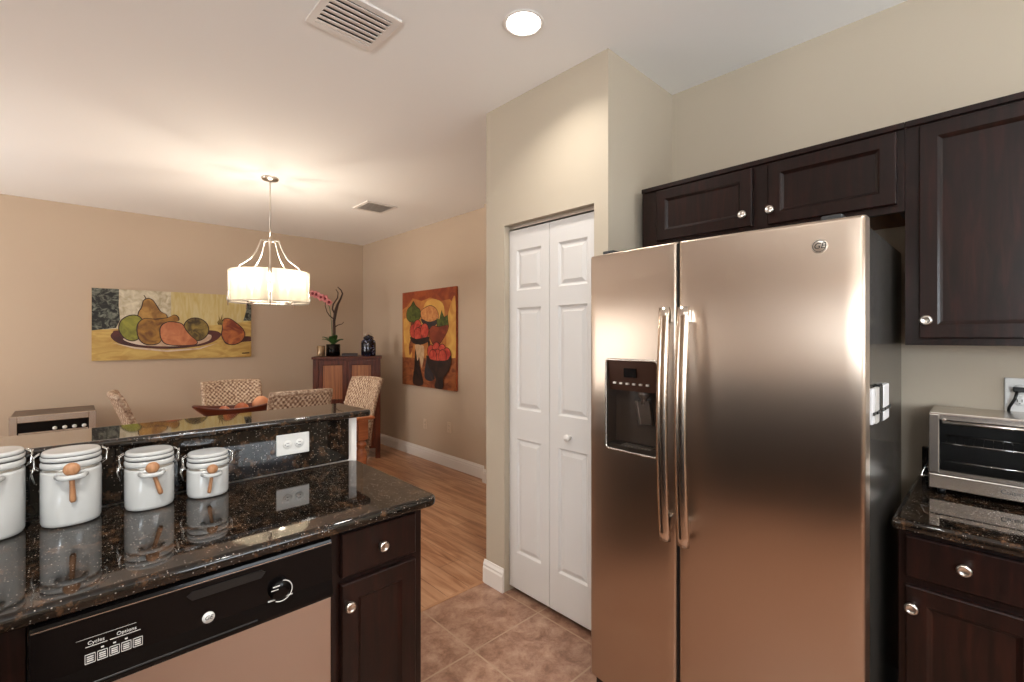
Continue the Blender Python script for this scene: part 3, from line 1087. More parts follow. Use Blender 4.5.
# handles
def fridge_handle(x, parent):
    b = MB()
    pts, rad = [], []
    z0, z1 = 0.748, 1.533
    y0 = bulge(x) - 0.034
    n = 26
    for k in range(n + 1):
        q = k / n
        pts.append((x, y0 - 0.022 * math.sin(PI * q), z0 + (z1 - z0) * q))
    # rounded-rectangle section bar
    sec = [(-0.0195, -0.003), (-0.015, -0.008), (0, -0.0105), (0.015, -0.008), (0.0195, -0.003), (0.0195, 0.004), (0.015, 0.008), (-0.015, 0.008), (-0.0195, 0.004)]
    rings = []
    for (px_, py, pz) in pts:
        rings.append([b.bm.verts.new((px_ + a, py + c, pz)) for a, c in sec])
    m = len(sec)
    for a, c in zip(rings, rings[1:]):
        for i in range(m):
            f = b.bm.faces.new((a[i], a[(i + 1) % m], c[(i + 1) % m], c[i])); f.smooth = True
    b.bm.faces.new(rings[0]); b.bm.faces.new(rings[-1][::-1])
    h = b.build('handle', M['handle'], parent)
    for zz in (z1 - 0.030, z0 + 0.055):
        MB().box(x - 0.011, x + 0.011, y0 + 0.003 - 0.008, bulge(x) - 0.0005, zz - 0.022, zz + 0.024, 0.004).build('handle_mount', M['chrome'], h)
fridge_handle(SPL - 0.028, fd)
fridge_handle(SPL + 0.038, rd)
bx = FW - 0.10
bd = MB().lathe([(0.0, -0.0035), (0.0150, -0.0035), (0.0165, -0.003), (0.0180, -0.0042), (0.0190, -0.002), (0.0190, 0.003), (0, 0.003)], 32, (bx, bulge(bx) - 0.001, 1.685), axis='y').build('badge', M['nickel'], rd)
text('monogram', 'GE', 0.0225, (bx, bulge(bx) - 0.0052, 1.685), ta, M['rubber'], bd, shear=0.25)
MB().tube([(bx + 0.0155 * math.cos(a), bulge(bx) - 0.0048, 1.685 + 0.0155 * math.sin(a)) for a in [2 * PI * k / 28 for k in range(28)]], 0.0007, 6, closed=True).build('badge_ring', M['rubber'], bd)
# magnetic clips on the right flank
def clip(x, wd, out, label, z0, z1, m):
    t = thing('magnetic_clip', label, 'magnet', (x, 1.134 - FW + 0.0055, 0), 0, None)
    MB().box(-wd / 2, wd / 2, -out, -0.0005, z0, z1, 0.003).build('body', m, t)
    MB().box(-wd / 2 - 0.001, wd / 2 + 0.001, -out - 0.004, -out - 0.0002, 1.219, 1.227, 0.001).build('clip_bar', M['black'], t)
    return t
whp = mat('white_clip_plastic', S(215, 214, 216), 0.4)
clip(1.598, 0.030, 0.010, 'thin white magnetic clip on the refrigerator side, nearest its front edge', 1.193, 1.292, whp)
clip(1.648, 0.050, 0.012, 'light magnetic clip on the refrigerator side, second from its front edge', 1.191, 1.292, mat('grey_clip_plastic', S(178, 174, 170), 0.4))
clip(1.700, 0.046, 0.013, 'black magnetic clip on the refrigerator side between two pale ones', 1.19, 1.296, M['black'])
clip(1.775, 0.090, 0.014, 'wide white rounded magnetic clip on the refrigerator side, farthest back', 1.187, 1.293, whp)


# ------------------------------------------------------------------ wall cabinets over the refrigerator and counter
XC = 1.975
def upper_cab(name, label, ytop, wd, z0, z1, doors, depth, fill=True):
    t = thing(name, label, 'cabinet', (XC, ytop, 0), R)
    b = MB()
    s0 = 0.045
    # face frame + shell
    b.box(0, wd, 0.0, 0.02, z1 - 0.028, z1)
    b.box(0, wd, 0.0, 0.02, z0, z0 + 0.035)
    b.box(0, 0.085 if len(doors) > 1 else s0, 0, 0.02, z0 + .035, z1 - .028)
    b.box(wd - s0, wd, 0, 0.02, z0 + .035, z1 - .028)
    if len(doors) > 1:
        m = (doors[0][1] + doors[1][0]) / 2
        b.box(m - 0.04, m + 0.04, 0, 0.02, z0 + .035, z1 - .028)
    b.box(0, 0.016, 0.02, depth, z0, z1)
    b.box(wd - 0.016, wd, 0.02, depth, z0, z1)
    b.box(0.016, wd - 0.016, 0.02, depth, z1 - 0.018, z1)
    b.box(0.016, wd - 0.016, depth - 0.006, depth, z0 + .03, z1 - .018)
    body = b.build('body', M['cab'], t)
    MB().box(0.017, wd - 0.017, 0.021, depth - 0.007, z0 + 0.018, z0 + 0.030).build('bottom_panel', M['cab_in'], t)
    MB().box(-0.0, wd, -0.010, -0.0005, z1 - 0.020, z1, 0.002).build('top_moulding', M['cab'], t)
    for (x0, x1, za, zb, kx, kz) in doors:
        d = MB().panel(x0, x1, za, zb, -0.0005, 0.02, 0.043, 0.009, 0.012).build('door', M['cab'], t)
        knob(d, kx, kz, -0.0205)
    return t
YT = 1.177
upper_cab('wall_cabinet', 'short dark wood wall cabinet with two doors above the refrigerator', YT, YT - 0.2155, 1.846, 2.135,
          [(YT - 1.095, YT - 0.680, 1.876, 2.106, YT - 0.709, 1.922), (YT - 0.622, YT - 0.235, 1.870, 2.106, YT - 0.609, 1.922)], XK - XC - 0.001)
upper_cab('wall_cabinet', 'tall dark wood wall cabinet above the toaster oven at the right edge', 0.2145, 0.66, 1.408, 2.135,
          [(0.036, 0.625, 1.430, 2.106, 0.054, 1.486)], XK - XC - 0.001)

# right counter run
base_cabinet('base_cabinet', 'dark wood base cabinet with drawer and door under the toaster oven', (1.745, 0.204, 0), R, 0.305, 0.60,
             (0.017, 0.288, 0.752, 0.868), (0.017, 0.288, 0.13, 0.727), (0.138, 0.818), (0.032, 0.673), stile=0.045)
base_cabinet('base_cabinet', 'dark wood base cabinet past the right edge, beside the one under the toaster oven', (1.745, -0.102, 0), R, 0.45, 0.60,
             (0.02, 0.43, 0.752, 0.868), (0.02, 0.43, 0.13, 0.727), (0.225, 0.818), (0.39, 0.673))
tag(slab(1.715, XK - 0.0245, -0.58, 0.218, CT, 0.034, 0.012, 0.014).build('side_countertop', M['granite']), 'polished black granite counter under the toaster oven on the right', 'countertop')
struct(MB().box(XK - 0.0235, XK - 0.001, -0.58, 0.204, CT - 0.03, 1.02, 0.002).build('trim_3', M['granite']), 'low black granite splash strip behind the toaster oven')

# toaster oven (local frame faces -y)
to = thing('toaster_oven', 'stainless steel toaster oven with glass door standing on the right hand counter', 'toaster oven', (2.09, 0.166, CT), R)
TW, TD, TH0, TH1 = 0.42, 0.225, 0.018, 0.268
b = MB()
th = 0.006
b.box(0, TW, 0.010, TD, TH1 - th, TH1, 0.002)
b.box(0, TW, 0.010, TD, TH0, TH0 + th)
b.box(0, th, 0.010, TD, TH0 + th, TH1 - th)
b.box(TW - 0.11, TW, 0.010, TD, TH0 + th, TH1 - th)
b.box(th, TW - 0.11, TD - th, TD, TH0 + th, TH1 - th)
b.build('body', M['steel_p'], to)
MB().box(th + 0.0005, TW - 0.1105, 0.012, TD - th - 0.0005, TH0 + th + 0.0005, TH0 + th + 0.002).build('oven_floor', M['black'], to)
MB().box(th + 0.0005, TW - 0.1105, TD - th - 0.003, TD - th - 0.0005, TH0 + th + 0.003, TH1 - th - 0.001).build('back_liner', M['black'], to)
MB().box(th + 0.0005, th + 0.003, 0.012, TD - th - 0.004, TH0 + th + 0.003, TH1 - th - 0.001).build('side_liner', M['black'], to)
b = MB()
dx1 = TW - 0.112
b.box(0.0, 0.027, -0.008, 0.0095, 0.068, TH1 - 0.004, 0.003)
b.box(dx1 - 0.02, dx1, -0.008, 0.0095, 0.068, TH1 - 0.004, 0.003)
b.box(0.027, dx1 - 0.02, -0.008, 0.0095, 0.068, 0.080)
b.box(0.027, dx1 - 0.02, -0.008, 0.0095, TH1 - 0.020, TH1 - 0.004)
dd = b.build('door', M['steel_p'], to)
MB().box(0.0272, dx1 - 0.0202, -0.001, 0.002, 0.0802, TH1 - 0.0202).build('window', M['oven_glass'], dd)
MB().tube([(0.036, -0.030, TH1 - 0.026), (dx1 - 0.03, -0.030, TH1 - 0.026)], 0.0055, 12).tube([(0.040, -0.030, TH1 - 0.026), (0.036, -0.006, TH1 - 0.018)], 0.005, 8).tube([(dx1 - 0.034, -0.030, TH1 - 0.026), (dx1 - 0.03, -0.006, TH1 - 0.018)], 0.005, 8).build('door_handle', M['steel_p'], dd)
MB().box(0.0, TW, -0.008, 0.0095, TH0, 0.0655, 0.003).build('lower_panel', M['steel_p'], to)
MB().box(dx1 + 0.002, TW, -0.008, 0.0095, 0.068, TH1 - 0.004, 0.003).build('control_panel', M['steel_p'], to)
for kz in (0.225, 0.165, 0.105):
    MB().lathe([(0, -0.026), (0.016, -0.026), (0.018, -0.010), (0.019, -0.0085), (0, -0.0085)], 20, (TW - 0.055, 0, kz), axis='y').build('knob', M['black'], to)
b = MB()
for k in range(12):
    x = 0.04 + k * 0.022
    b.tube([(x, 0.03, 0.165), (x, TD - 0.02, 0.165)], 0.0012, 5)
b.tube([(0.030, 0.022, 0.165), (0.295, 0.022, 0.165)], 0.003, 6)
b.tube([(0.030, TD - 0.02, 0.165), (0.295, TD - 0.02, 0.165)], 0.0025, 6)
b.build('wire_rack', M['chrome'], to)
MB().tube([(0.030, 0.10, 0.222), (0.295, 0.10, 0.222)], 0.004, 8).tube([(0.030, 0.055, 0.100), (0.295, 0.055, 0.100)], 0.003, 8).build('heating_element', M['chrome'], to)
text('lettering', 'Cuisinart', 0.019, (0.236, -0.0084, 0.042), ta, M['slot'], to, align='RIGHT')
for (x, y) in ((0.03, 0.02), (TW - 0.03, 0.02), (0.03, TD - 0.03), (TW - 0.03, TD - 0.03)):
    MB().lathe([(0, 0.0005), (0.010, 0.0005), (0.012, 0.0175), (0, 0.0175)], 14, (x, y, 0)).build('foot', M['black'], to)
MB().tube([(0.0, 0.010, 0.052), (-0.020, 0.000, 0.050), (-0.012, 0.015, 0.076), (0.0, 0.018, 0.080)], 0.002, 6).build('side_hook', M['chrome'], to)

ow = outlet('wall_outlet', 'white wall outlet with a black plug in it, above the toaster oven', (XK, -0.045, 1.235), R, False, M['plate'])
pl = thing('power_plug', 'black plug and cord in the white outlet above the toaster oven', 'plug', (XK, -0.045, 1.2545), R)
MB().box(-0.016, 0.030, -0.030, -0.0098, -0.008, 0.009, 0.003).build('plug_head', M['black'], pl)
MB().tube([(-0.006, -0.028, -0.004), (-0.011, -0.033, -0.030), (-0.024, -0.022, -0.060), (-0.030, -0.014, -0.10), (-0.030, -0.012, -0.19)], 0.0042, 8).build('cord', M['black'], pl)


# ------------------------------------------------------------------ dining area
# pendant chandelier
CX, CY = 1.175, 4.13
ch = thing('chandelier', 'lit pendant chandelier with white drum shade on curved nickel arms over the dining table', 'chandelier', (CX, CY, CEIL))
MB().lathe([(0, -0.001), (0.062, -0.001), (0.066, -0.006), (0.060, -0.018), (0.018, -0.026), (0.008, -0.034), (0, -0.034)], 32).build('canopy', M['nickel'], ch)
MB().tube([(0, 0, -0.03), (0, 0, -0.50)], 0.0045, 8).build('rod', M['nickel'], ch)
ZT, ZS1, ZS0 = -0.515, -0.775, -1.030
fan = math.atan2(-CY, -CX)     # one arm points at the viewer
b = MB()
b.lathe([(0, ZT + 0.012), (0.014, ZT + 0.010), (0.016, ZT - 0.004), (0.010, ZT - 0.020), (0.010, ZT - 0.08), (0, ZT - 0.085)], 16)
b.build('hub', M['nickel'], ch)
AR = 0.235
for k in range(5):
    a = fan + 2 * PI * k / 5
    ca, sa = math.cos(a), math.sin(a)
    prof = [(0.008, ZT), (0.068, ZT - 0.004), (0.082, ZT - 0.045), (0.105, ZT - 0.10), (0.140, ZT - 0.155), (0.182, ZT - 0.192), (0.222, ZT - 0.222), (AR, ZT - 0.245), (AR, ZS1 - 0.01), (AR, ZS0 + 0.01)]
    MB().tube([(r_ * ca, r_ * sa, z) for r_, z in prof], 0.0062, 8).build('arm', M['nickel'], ch)
SR = 0.298
for k in range(5):
    a0 = fan + 2 * PI * k / 5 + 0.045
    a1 = fan + 2 * PI * (k + 1) / 5 - 0.045
    b = MB()
    n = 14
    def sh(r):
        return [(r * math.cos(a0 + (a1 - a0) * i / n), r * math.sin(a0 + (a1 - a0) * i / n)) for i in range(n + 1)]
    b.prism(sh(SR) + sh(SR - 0.003)[::-1], ZS0, ZS1, 'z')
    b.build('shade_panel', M['shade'], ch)
b = MB()
for zz in (ZS0 + 0.012,):
    b.tube([((SR - 0.012) * math.cos(2 * PI * i / 48), (SR - 0.012) * math.sin(2 * PI * i / 48), zz) for i in range(48)], 0.004, 6, closed=True)
    for k in range(5):
        a = fan + 2 * PI * k / 5
        b.tube([((SR + 0.004) * math.cos(a), (SR + 0.004) * math.sin(a), zz), (0.01 * math.cos(a), 0.01 * math.sin(a), zz)], 0.0035, 6)
b.build('lower_ring', M['nickel'], ch)
for k in range(5):
    a = fan + 2 * PI * k / 5
    MB().tube([((SR + 0.003) * math.cos(a), (SR + 0.003) * math.sin(a), ZS0 + 0.085), ((SR + 0.012) * math.cos(a), (SR + 0.012) * math.sin(a), ZS0 + 0.03), ((SR + 0.006) * math.cos(a), (SR + 0.006) * math.sin(a), ZS0 - 0.030)], [0.004, 0.006, 0.004], 8).build('finial', M['nickel'], ch)
for k in range(5):
    a = fan + 2 * PI * (k + 0.5) / 5
    x, y = 0.145 * math.cos(a), 0.145 * math.sin(a)
    MB().lathe([(0, ZS0 + 0.016), (0.012, ZS0 + 0.016), (0.012, ZS0 + 0.10), (0, ZS0 + 0.10)], 12, (x, y, 0)).build('candle_sleeve', M['ceramic'], ch)
    MB().lathe([(0, ZS0 + 0.101), (0.010, ZS0 + 0.105), (0.020, ZS0 + 0.135), (0.018, ZS0 + 0.16), (0.006, ZS0 + 0.185), (0, ZS0 + 0.19)], 14, (x, y, 0)).build('bulb', M['bulb'], ch)
    l = bpy.data.lights.new('chandelier_lamp', 'POINT')
    l.energy = 4.8
    l.color = (1.0, 0.89, 0.74)
    l.shadow_soft_size = 0.022
    o = bpy.data.objects.new('chandelier_lamp', l); C.objects.link(o)
    o.location = (CX + x, CY + y, CEIL + ZS0 + 0.215)

# dining table
TX0, TX1, TY0, TY1, TZ = 0.42, 1.865, 3.66, 4.60, 0.762
tb = thing('dining_table', 'reddish cherry wood dining table with turned legs behind the bar', 'table', ((TX0 + TX1) / 2, (TY0 + TY1) / 2, 0))
hx, hy = (TX1 - TX0) / 2, (TY1 - TY0) / 2
MB().box(-hx, hx, -hy, hy, TZ - 0.028, TZ, 0.010, 3).build('tabletop', M['cherry'], tb)
b = MB()
for (x0, x1, y0, y1) in ((-hx + .13, hx - .13, -hy + .055, -hy + .077), (-hx + .13, hx - .13, hy - .077, hy - .055), (-hx + .055, -hx + .077, -hy + .13, hy - .13), (hx - .077, hx - .055, -hy + .13, hy - .13)):
    b.box(x0, x1, y0, y1, TZ - 0.12, TZ - 0.0285)
b.build('apron', M['cherry'], tb)
for sx in (-1, 1):
    for sy in (-1, 1):
        cx, cy = sx * (hx - 0.085), sy * (hy - 0.085)
        b = MB()
        b.box(cx - 0.043, cx + 0.043, cy - 0.043, cy + 0.043, TZ - 0.20, TZ - 0.0285, 0.003)
        b.lathe([(0.040, TZ - 0.20), (0.030, TZ - 0.215), (0.044, TZ - 0.235), (0.046, TZ - 0.25), (0.030, TZ - 0.27), (0.032, TZ - 0.285), (0.047, TZ - 0.31), (0.049, TZ - 0.36), (0.040, TZ - 0.45), (0.030, TZ - 0.60), (0.026, TZ - 0.68), (0.034, TZ - 0.70), (0.030, TZ - 0.73), (0.026, 0.001)], 20, (cx, cy, 0))
        b.build('leg', M['cherry'], tb)

# wicker chairs (local: sits facing +y, backrest on -y side, origin on the floor)
def wicker_chair(label, x, y, rz, H=1.03, wt=0.50, wb=0.44):
    t = thing('wicker_chair', label, 'chair', (x, y, 0), rz, 'woven rattan chairs round the dining table')
    b = MB()
    def fr_(u, v):
        wdt = wb + (wt - wb) * v
        cv = 0.035 * (1 - (2 * u - 1) ** 2)
        return ((u - 0.5) * wdt, -0.235 - 0.12 * v * v - 0.03 * v - cv, 0.44 + (H - 0.44) * v + 0.003 * (1 - (2 * u - 1) ** 2) * v)
    def bk(u, v):
        p = fr_(u, v)
        return (p[0], p[1] - 0.036, p[2] - 0.004)
    b.grid(fr_, 16, 20, uv=True)
    b.grid(bk, 16, 20, uv=True)
    n = 20
    for s in (0, 1):
        b.grid(lambda u, v, s=s: tuple(Vector(fr_(s, v)).lerp(Vector(bk(s, v)), u)), 2, n, uv=True)
    b.build('backrest', M['wicker'], t)
    # rolled edge round the back
    pts = [fr_(0, v / 14) for v in range(15)] + [fr_(u / 8, 1) for u in range(1, 8)] + [fr_(1, 1 - v / 14) for v in range(15)]
    pts = [(p[0], p[1] - 0.018, p[2]) for p in pts]
    MB().tube(pts, 0.021, 10).build('rolled_edge', M['wicker'], t)
    b = MB()
    b.box(-0.22, 0.22, -0.235, 0.22, 0.36, 0.455, 0.02, 3)
    b.build('seat', M['wicker'], t)
    for sx in (-1, 1):
        for sy in (-1, 1):
            MB().tube([(sx * 0.19, sy * 0.19, 0.365), (sx * 0.19, sy * 0.19 + (-0.03 if sy < 0 else 0), 0.002)], [0.02, 0.017], 8).build('leg', M['wicker'], t)
    return t
# backrest offset from seat centre is ~0.4 at the top
wicker_chair('woven rattan chair on the far side of the table, under the pear painting', 1.10, 4.65, PI, 1.00, 0.47)
wicker_chair('woven rattan chair seen from behind, on the near side of the table', 1.155, 3.74, 0.0, 1.045, 0.39, 0.38)
wicker_chair('woven rattan chair at the right end of the table, in front of the wooden cupboard', 1.66, 4.06, PI / 2 + math.radians(17), 1.03, 0.37, 0.36)
wicker_chair('woven rattan chair seen edge-on at the left end of the table', 0.62, 4.12, -PI / 2, 1.04, 0.44)

# fruit bowl on the table
def boat(u, v, r=1.0, z0=0.0):
    a = 2 * PI * u
    rx, ry = 0.30, 0.12
    k = 0.35 + 0.65 * v
    return (rx * k * math.cos(a), ry * k * math.sin(a), 0.006 + z0 + 0.105 * v ** 1.5 + 0.035 * v * math.cos(a) ** 2)
bw = thing('wooden_bowl', 'long dark reddish wooden bowl on the dining table, holding fruit', 'bowl', (0.94, 4.15, TZ))
b = MB()
b.grid(boat, 40, 8)
b.grid(lambda u, v: (boat(u, v)[0] * 0.93, boat(u, v)[1] * 0.9, boat(u, v)[2] + 0.008), 40, 8)
b.poly([(0.105 * math.cos(2 * PI * i / 40), 0.042 * math.sin(2 * PI * i / 40), 0.001) for i in range(40)])
b.tube([(boat(i / 40, 1)[0] * 0.965, boat(i / 40, 1)[1] * 0.95, boat(i / 40, 1)[2] + 0.003) for i in range(40)], 0.009, 6, closed=True)
b.build('bowl_body', M['ledge'], bw)
def fruit(x, y, z, r, label, m, el=1.0):
    t = thing('fruit', label, 'fruit', (0.94 + x, 4.15 + y, TZ + z), 0.3)
    MB().lathe([(0, -r), (r * 0.5, -r * 0.9), (r * 0.95, -r * 0.35), (r, 0.1 * r), (r * 0.8, r * 0.6), (r * 0.45, r * 0.9 * el), (r * 0.15, r * 1.0 * el), (0, r * 0.93 * el)], 24).build('flesh', m, t)
    MB().tube([(0, 0, r * 0.9 * el), (0.004, 0, r * 1.15 * el), (0.01, 0, r * 1.3 * el)], 0.0025, 6).build('stem', M['side_wood'], t)
    return t
peach = noise_mat('peach_skin', S(222, 158, 116), S(205, 128, 86), (1, 1, 1), 9, rough=0.5)
redf = noise_mat('red_skin', S(150, 66, 36), S(188, 104, 56), (1, 1, 1), 9, rough=0.4)
fruit(0.172, 0.0, 0.125, 0.064, 'large peach coloured round fruit at the right end of the bowl', peach)
fruit(0.034, 0.01, 0.092, 0.056, 'russet red fruit in the middle of the wooden bowl', redf, 1.0)
fruit(-0.090, 0.0, 0.086, 0.048, 'small russet red fruit in the left part of the wooden bowl', redf, 1.0)

# cupboard by the corner
SWd, SD, SH = 0.740, 0.40, 1.203
SRZ = math.radians(-28)
sb = thing('cupboard', 'dark wood cupboard with ribbed tan door panels in the dining room corner', 'cupboard', (1.987, 5.40, 0), SRZ)
def on_cupboard(x, y=0.2):
    return (1.987 + x * math.cos(SRZ) - y * math.sin(SRZ), 5.40 + x * math.sin(SRZ) + y * math.cos(SRZ), SH + 0.0005)
MB().box(-0.015, SWd + 0.015, -0.02, SD + 0.005, SH - 0.028, SH, 0.006).build('top', M['side_wood'], sb)
b = MB()
b.box(0.02, SWd - 0.02, 0.0, SD - 0.01, 0.12, SH - 0.0285)
b.box(0.0, 0.055, -0.012, 0.045, 0.003, SH - 0.0285)
b.box(SWd - 0.055, SWd, -0.012, 0.045, 0.003, SH - 0.0285)
b.box(0.0, 0.05, SD - 0.05, SD, 0.003, SH - 0.0285)
b.box(SWd - 0.05, SWd, SD - 0.05, SD, 0.003, SH - 0.0285)
b.build('body', M['side_wood'], sb)
for (x0, x1) in ((0.06, SWd / 2 - 0.003), (SWd / 2 + 0.003, SWd - 0.06)):
    d = MB().panel(x0, x1, 0.15, SH - 0.045, -0.0005, 0.018, 0.045, 0.008, 0.008).build('door', M['side_wood'], sb)
    for (za, zb) in ((0.20, 0.66), (0.715, SH - 0.10)):
        MB().box(x0 + 0.050, x1 - 0.050, -0.014, -0.0112, za, zb).build('inset_panel', M['bamboo'], d)
    MB().box(x0 + 0.046, x1 - 0.046, -0.0183, -0.0105, 0.665, 0.71).build('rail', M['side_wood'], d)
    kx = x1 - 0.022 if x0 < 0.1 else x0 + 0.022
    MB().ball((kx, -0.030, 0.68), 0.012).build('knob', M['nickel'], d)

# things on the cupboard
STZ = SH + 0.0005
op = thing('potted_orchid', 'pink orchid with twisted twig in a black pot on the cupboard', 'plant', on_cupboard(0.195, 0.22), SRZ)
MB().lathe([(0, 0), (0.075, 0), (0.080, 0.004), (0.080, 0.14), (0.074, 0.142), (0.072, 0.125), (0, 0.125)], 28).build('pot', M['gloss'], op)
leafm = noise_mat('orchid_leaf', S(44, 74, 34), S(70, 104, 50), (1, 1, 1), 12, rough=0.35)
for k, (a, L, up) in enumerate(((200, 0.13, 0.09), (335, 0.13, 0.09), (100, 0.11, 0.12), (25, 0.12, 0.08), (255, 0.09, 0.13), (160, 0.14, 0.12), (300, 0.08, 0.15))):
    a = math.radians(a)
    def lf(u, v, a=a, L=L, up=up):
        wv = 0.036 * math.sin(PI * min(1, 0.12 + 0.88 * u)) * (v - 0.5) * 2
        r_ = L * u
        z = 0.125 + up * 3 * u * (1 - 0.55 * u) * 0.6 + abs(v - 0.5) * 0.01
        return (r_ * math.cos(a) - wv * math.sin(a), r_ * math.sin(a) + wv * math.cos(a), z)
    lm = MB().grid(lf, 10, 4).build('leaf', leafm, op)
    so = lm.modifiers.new('s', 'SOLIDIFY'); so.thickness = 0.003
twig = noise_mat('dark_twig', S(70, 46, 34), S(44, 28, 22), (1, 1, 1), 20, rough=0.7)
b = MB()
b.tube([(0.0, 0, 0.12), (0.012, 0, 0.28), (0.008, 0.01, 0.42), (0.028, 0, 0.54), (0.05, 0, 0.62), (0.085, 0, 0.69), (0.105, 0, 0.75), (0.09, 0, 0.79), (0.05, 0, 0.83)], [0.018, 0.017, 0.016, 0.019, 0.014, 0.011, 0.009, 0.007, 0.004], 8)
b.tube([(0.02, 0, 0.50), (-0.01, 0, 0.56), (0.0, 0, 0.62), (0.05, 0.0, 0.70), (0.055, 0, 0.76), (0.03, 0, 0.80)], [0.010, 0.009, 0.008, 0.007, 0.005, 0.004], 6)
b.tube([(0.012, 0, 0.34), (0.05, 0, 0.37), (0.10, 0, 0.385), (0.12, 0, 0.41)], [0.007, 0.005, 0.004, 0.003], 6)
b.tube([(0.01, 0, 0.44), (-0.04, 0, 0.48), (-0.07, 0, 0.53), (-0.09, 0, 0.60), (-0.085, 0, 0.66)], [0.007, 0.006, 0.005, 0.004, 0.003], 6)
b.build('twig', twig, op)
MB().tube([(-0.01, 0.01, 0.13), (-0.02, 0.01, 0.4), (-0.04, 0.0, 0.58), (-0.08, 0, 0.68), (-0.13, 0, 0.715), (-0.19, 0, 0.72), (-0.25, 0, 0.735)], 0.004, 6).build('flower_stem', leafm, op)
petal = noise_mat('pink_petal', S(226, 158, 156), S(198, 104, 112), (1, 1, 1), 30, rough=0.5)
petc = mat('crimson_flower_centre', S(126, 26, 44), 0.5)
for k, (fx_, fz, fs) in enumerate(((-0.045, 0.64, 0.040), (-0.09, 0.685, 0.048), (-0.135, 0.70, 0.048), (-0.185, 0.73, 0.048), (-0.225, 0.74, 0.042), (-0.27, 0.765, 0.038))):
    b = MB()
    for q in range(5):
        a = 2 * PI * q / 5 + k
        def pf(u, v, a=a, fs=fs, fx_=fx_, fz=fz):
            r_ = fs * u
            wv = fs * 0.5 * math.sin(PI * min(1, u * 0.95 + 0.05)) * (v - 0.5) * 2
            x = r_ * math.cos(a) - wv * math.sin(a)
            z = r_ * math.sin(a) + wv * math.cos(a)
            return (fx_ + x, -0.02 - 0.010 * u + 0.006 * k % 2 * 0.01, fz + z)
        b.grid(pf, 5, 3)
    fl = b.build('flower', petal, op, recalc=False)
    MB().ball((fx_, -0.040, fz), 0.014, 1, 0.7, 1.2).build('flower_centre', petc, fl)
    so = fl.modifiers.new('s', 'SOLIDIFY'); so.thickness = 0.002
tag(MB().lathe([(0, 0), (0.042, 0), (0.044, 0.003), (0.044, 0.122), (0.040, 0.124), (0.039, 0.02), (0, 0.02)], 24, (0, 0, 0)).build('candle_holder', noise_mat('striped_gold_glass', S(176, 150, 118), S(96, 72, 54), (60, 60, 0.4), 2, rough=0.25, metal=0.5)), 'narrow gold and grey cylinder on the cupboard, left of the orchid pot', 'candle holder').location = on_cupboard(0.070, 0.13)
jr = thing('lidded_jar', 'dark blue lidded jar with a pale flower pattern on the cupboard', 'jar', on_cupboard(0.600))
jm = mat('dark_blue_glaze', S(20, 22, 34), 0.15)
h = N(jm)
mp = h.coord((1, 1, 1))
nz = h.n('ShaderNodeTexNoise', i_Scale=16.0, i_Detail=3.0, i_Distortion=1.5)
h.l(mp, 0, nz, 'Vector')
rp = h.ramp([(0.55, S(18, 18, 28)), (0.62, S(70, 80, 120)), (0.68, S(196, 196, 206))])
h.l(nz, 'Fac', rp, 0); h.l(rp, 0, h.b, 'Base Color')
MB().lathe([(0, 0), (0.078, 0), (0.084, 0.006), (0.088, 0.06), (0.088, 0.15), (0.080, 0.18), (0.056, 0.20), (0.050, 0.205), (0, 0.205)], 32).build('body', jm, jr)
MB().lathe([(0.056, 0.2055), (0.062, 0.210), (0.060, 0.225), (0.040, 0.242), (0.012, 0.250), (0.010, 0.256), (0, 0.258)], 28).build('lid', jm, jr)
MB().tube([(-0.045, 0, 0.232), (-0.040, 0, 0.262), (0, 0, 0.285), (0.040, 0, 0.262), (0.045, 0, 0.232)], 0.006, 8).build('bail_handle', M['nickel'], jr)
tag(MB().box(-0.09, 0.09, -0.06, 0.06, 0, 0.022, 0.003).box(-0.086, 0.09, -0.062, 0.062, 0.0225, 0.032, 0.003).build('flat_box', mat('dark_brown_leather', S(52, 32, 26), 0.4)), 'flat dark brown box lying on the cupboard between pot and jar', 'box').location = on_cupboard(0.385)
bpy.data.objects['flat_box'].rotation_euler = (0, 0, SRZ)

# beverage cooler against the end wall
wc = thing('beverage_cooler', 'small black beverage cooler with steel framed glass door by the end wall', 'cooler', (-0.385, 5.60, 0))
WW, WH = 0.537, 0.770
MB().box(0.004, WW - 0.004, 0.045, 0.50, 0.03, WH - 0.004, 0.004).build('body', mat('dark_brown_enamel', S(88, 66, 52), 0.35, 0.5), wc)
b = MB()
b.box(0, 0.048, 0, 0.0445, 0.03, WH, 0.003); b.box(WW - 0.05, WW, 0, 0.0445, 0.03, WH, 0.003)
b.box(0.048, WW - 0.05, 0, 0.0445, WH - 0.055, WH, 0.003); b.box(0.048, WW - 0.05, 0, 0.0445, 0.03, 0.09, 0.003)
dd = b.build('door', M['steel_p'], wc)
MB().box(0.0482, WW - 0.0502, 0.012, 0.018, 0.0902, WH - 0.0552).build('glass', M['gloss'], dd)
b = MB()
b.box(0.055, WW - 0.056, 0.004, 0.0115, 0.618, 0.630)
b.build('shelf_front', M['steel_p'], dd)
for i in range(4):
    x = 0.27 + i * 0.062
    MB().lathe([(0, -0.004), (0.014, -0.004), (0.016, 0.004), (0, 0.004)], 18, (x, 0.0078, 0.648), axis='y').build('bottle_end', M['plate'], dd)
for x in (0.04, WW - 0.04):
    for y in (0.08, 0.45):
        MB().lathe([(0, 0.0005), (0.015, 0.0005), (0.015, 0.029), (0, 0.029)], 12, (x, y, 0)).build('foot', M['black'], wc)

# painted / plastic plates on the dining wall
outlet('wall_outlet', 'beige painted wall plate under the red fruit painting, left of two', (XD, 4.655, 0.41), R, False, M['beige_plate'])
outlet('wall_outlet', 'beige painted wall plate under the red fruit painting, right of two', (XD, 4.177, 0.435), R, False, M['beige_plate'])


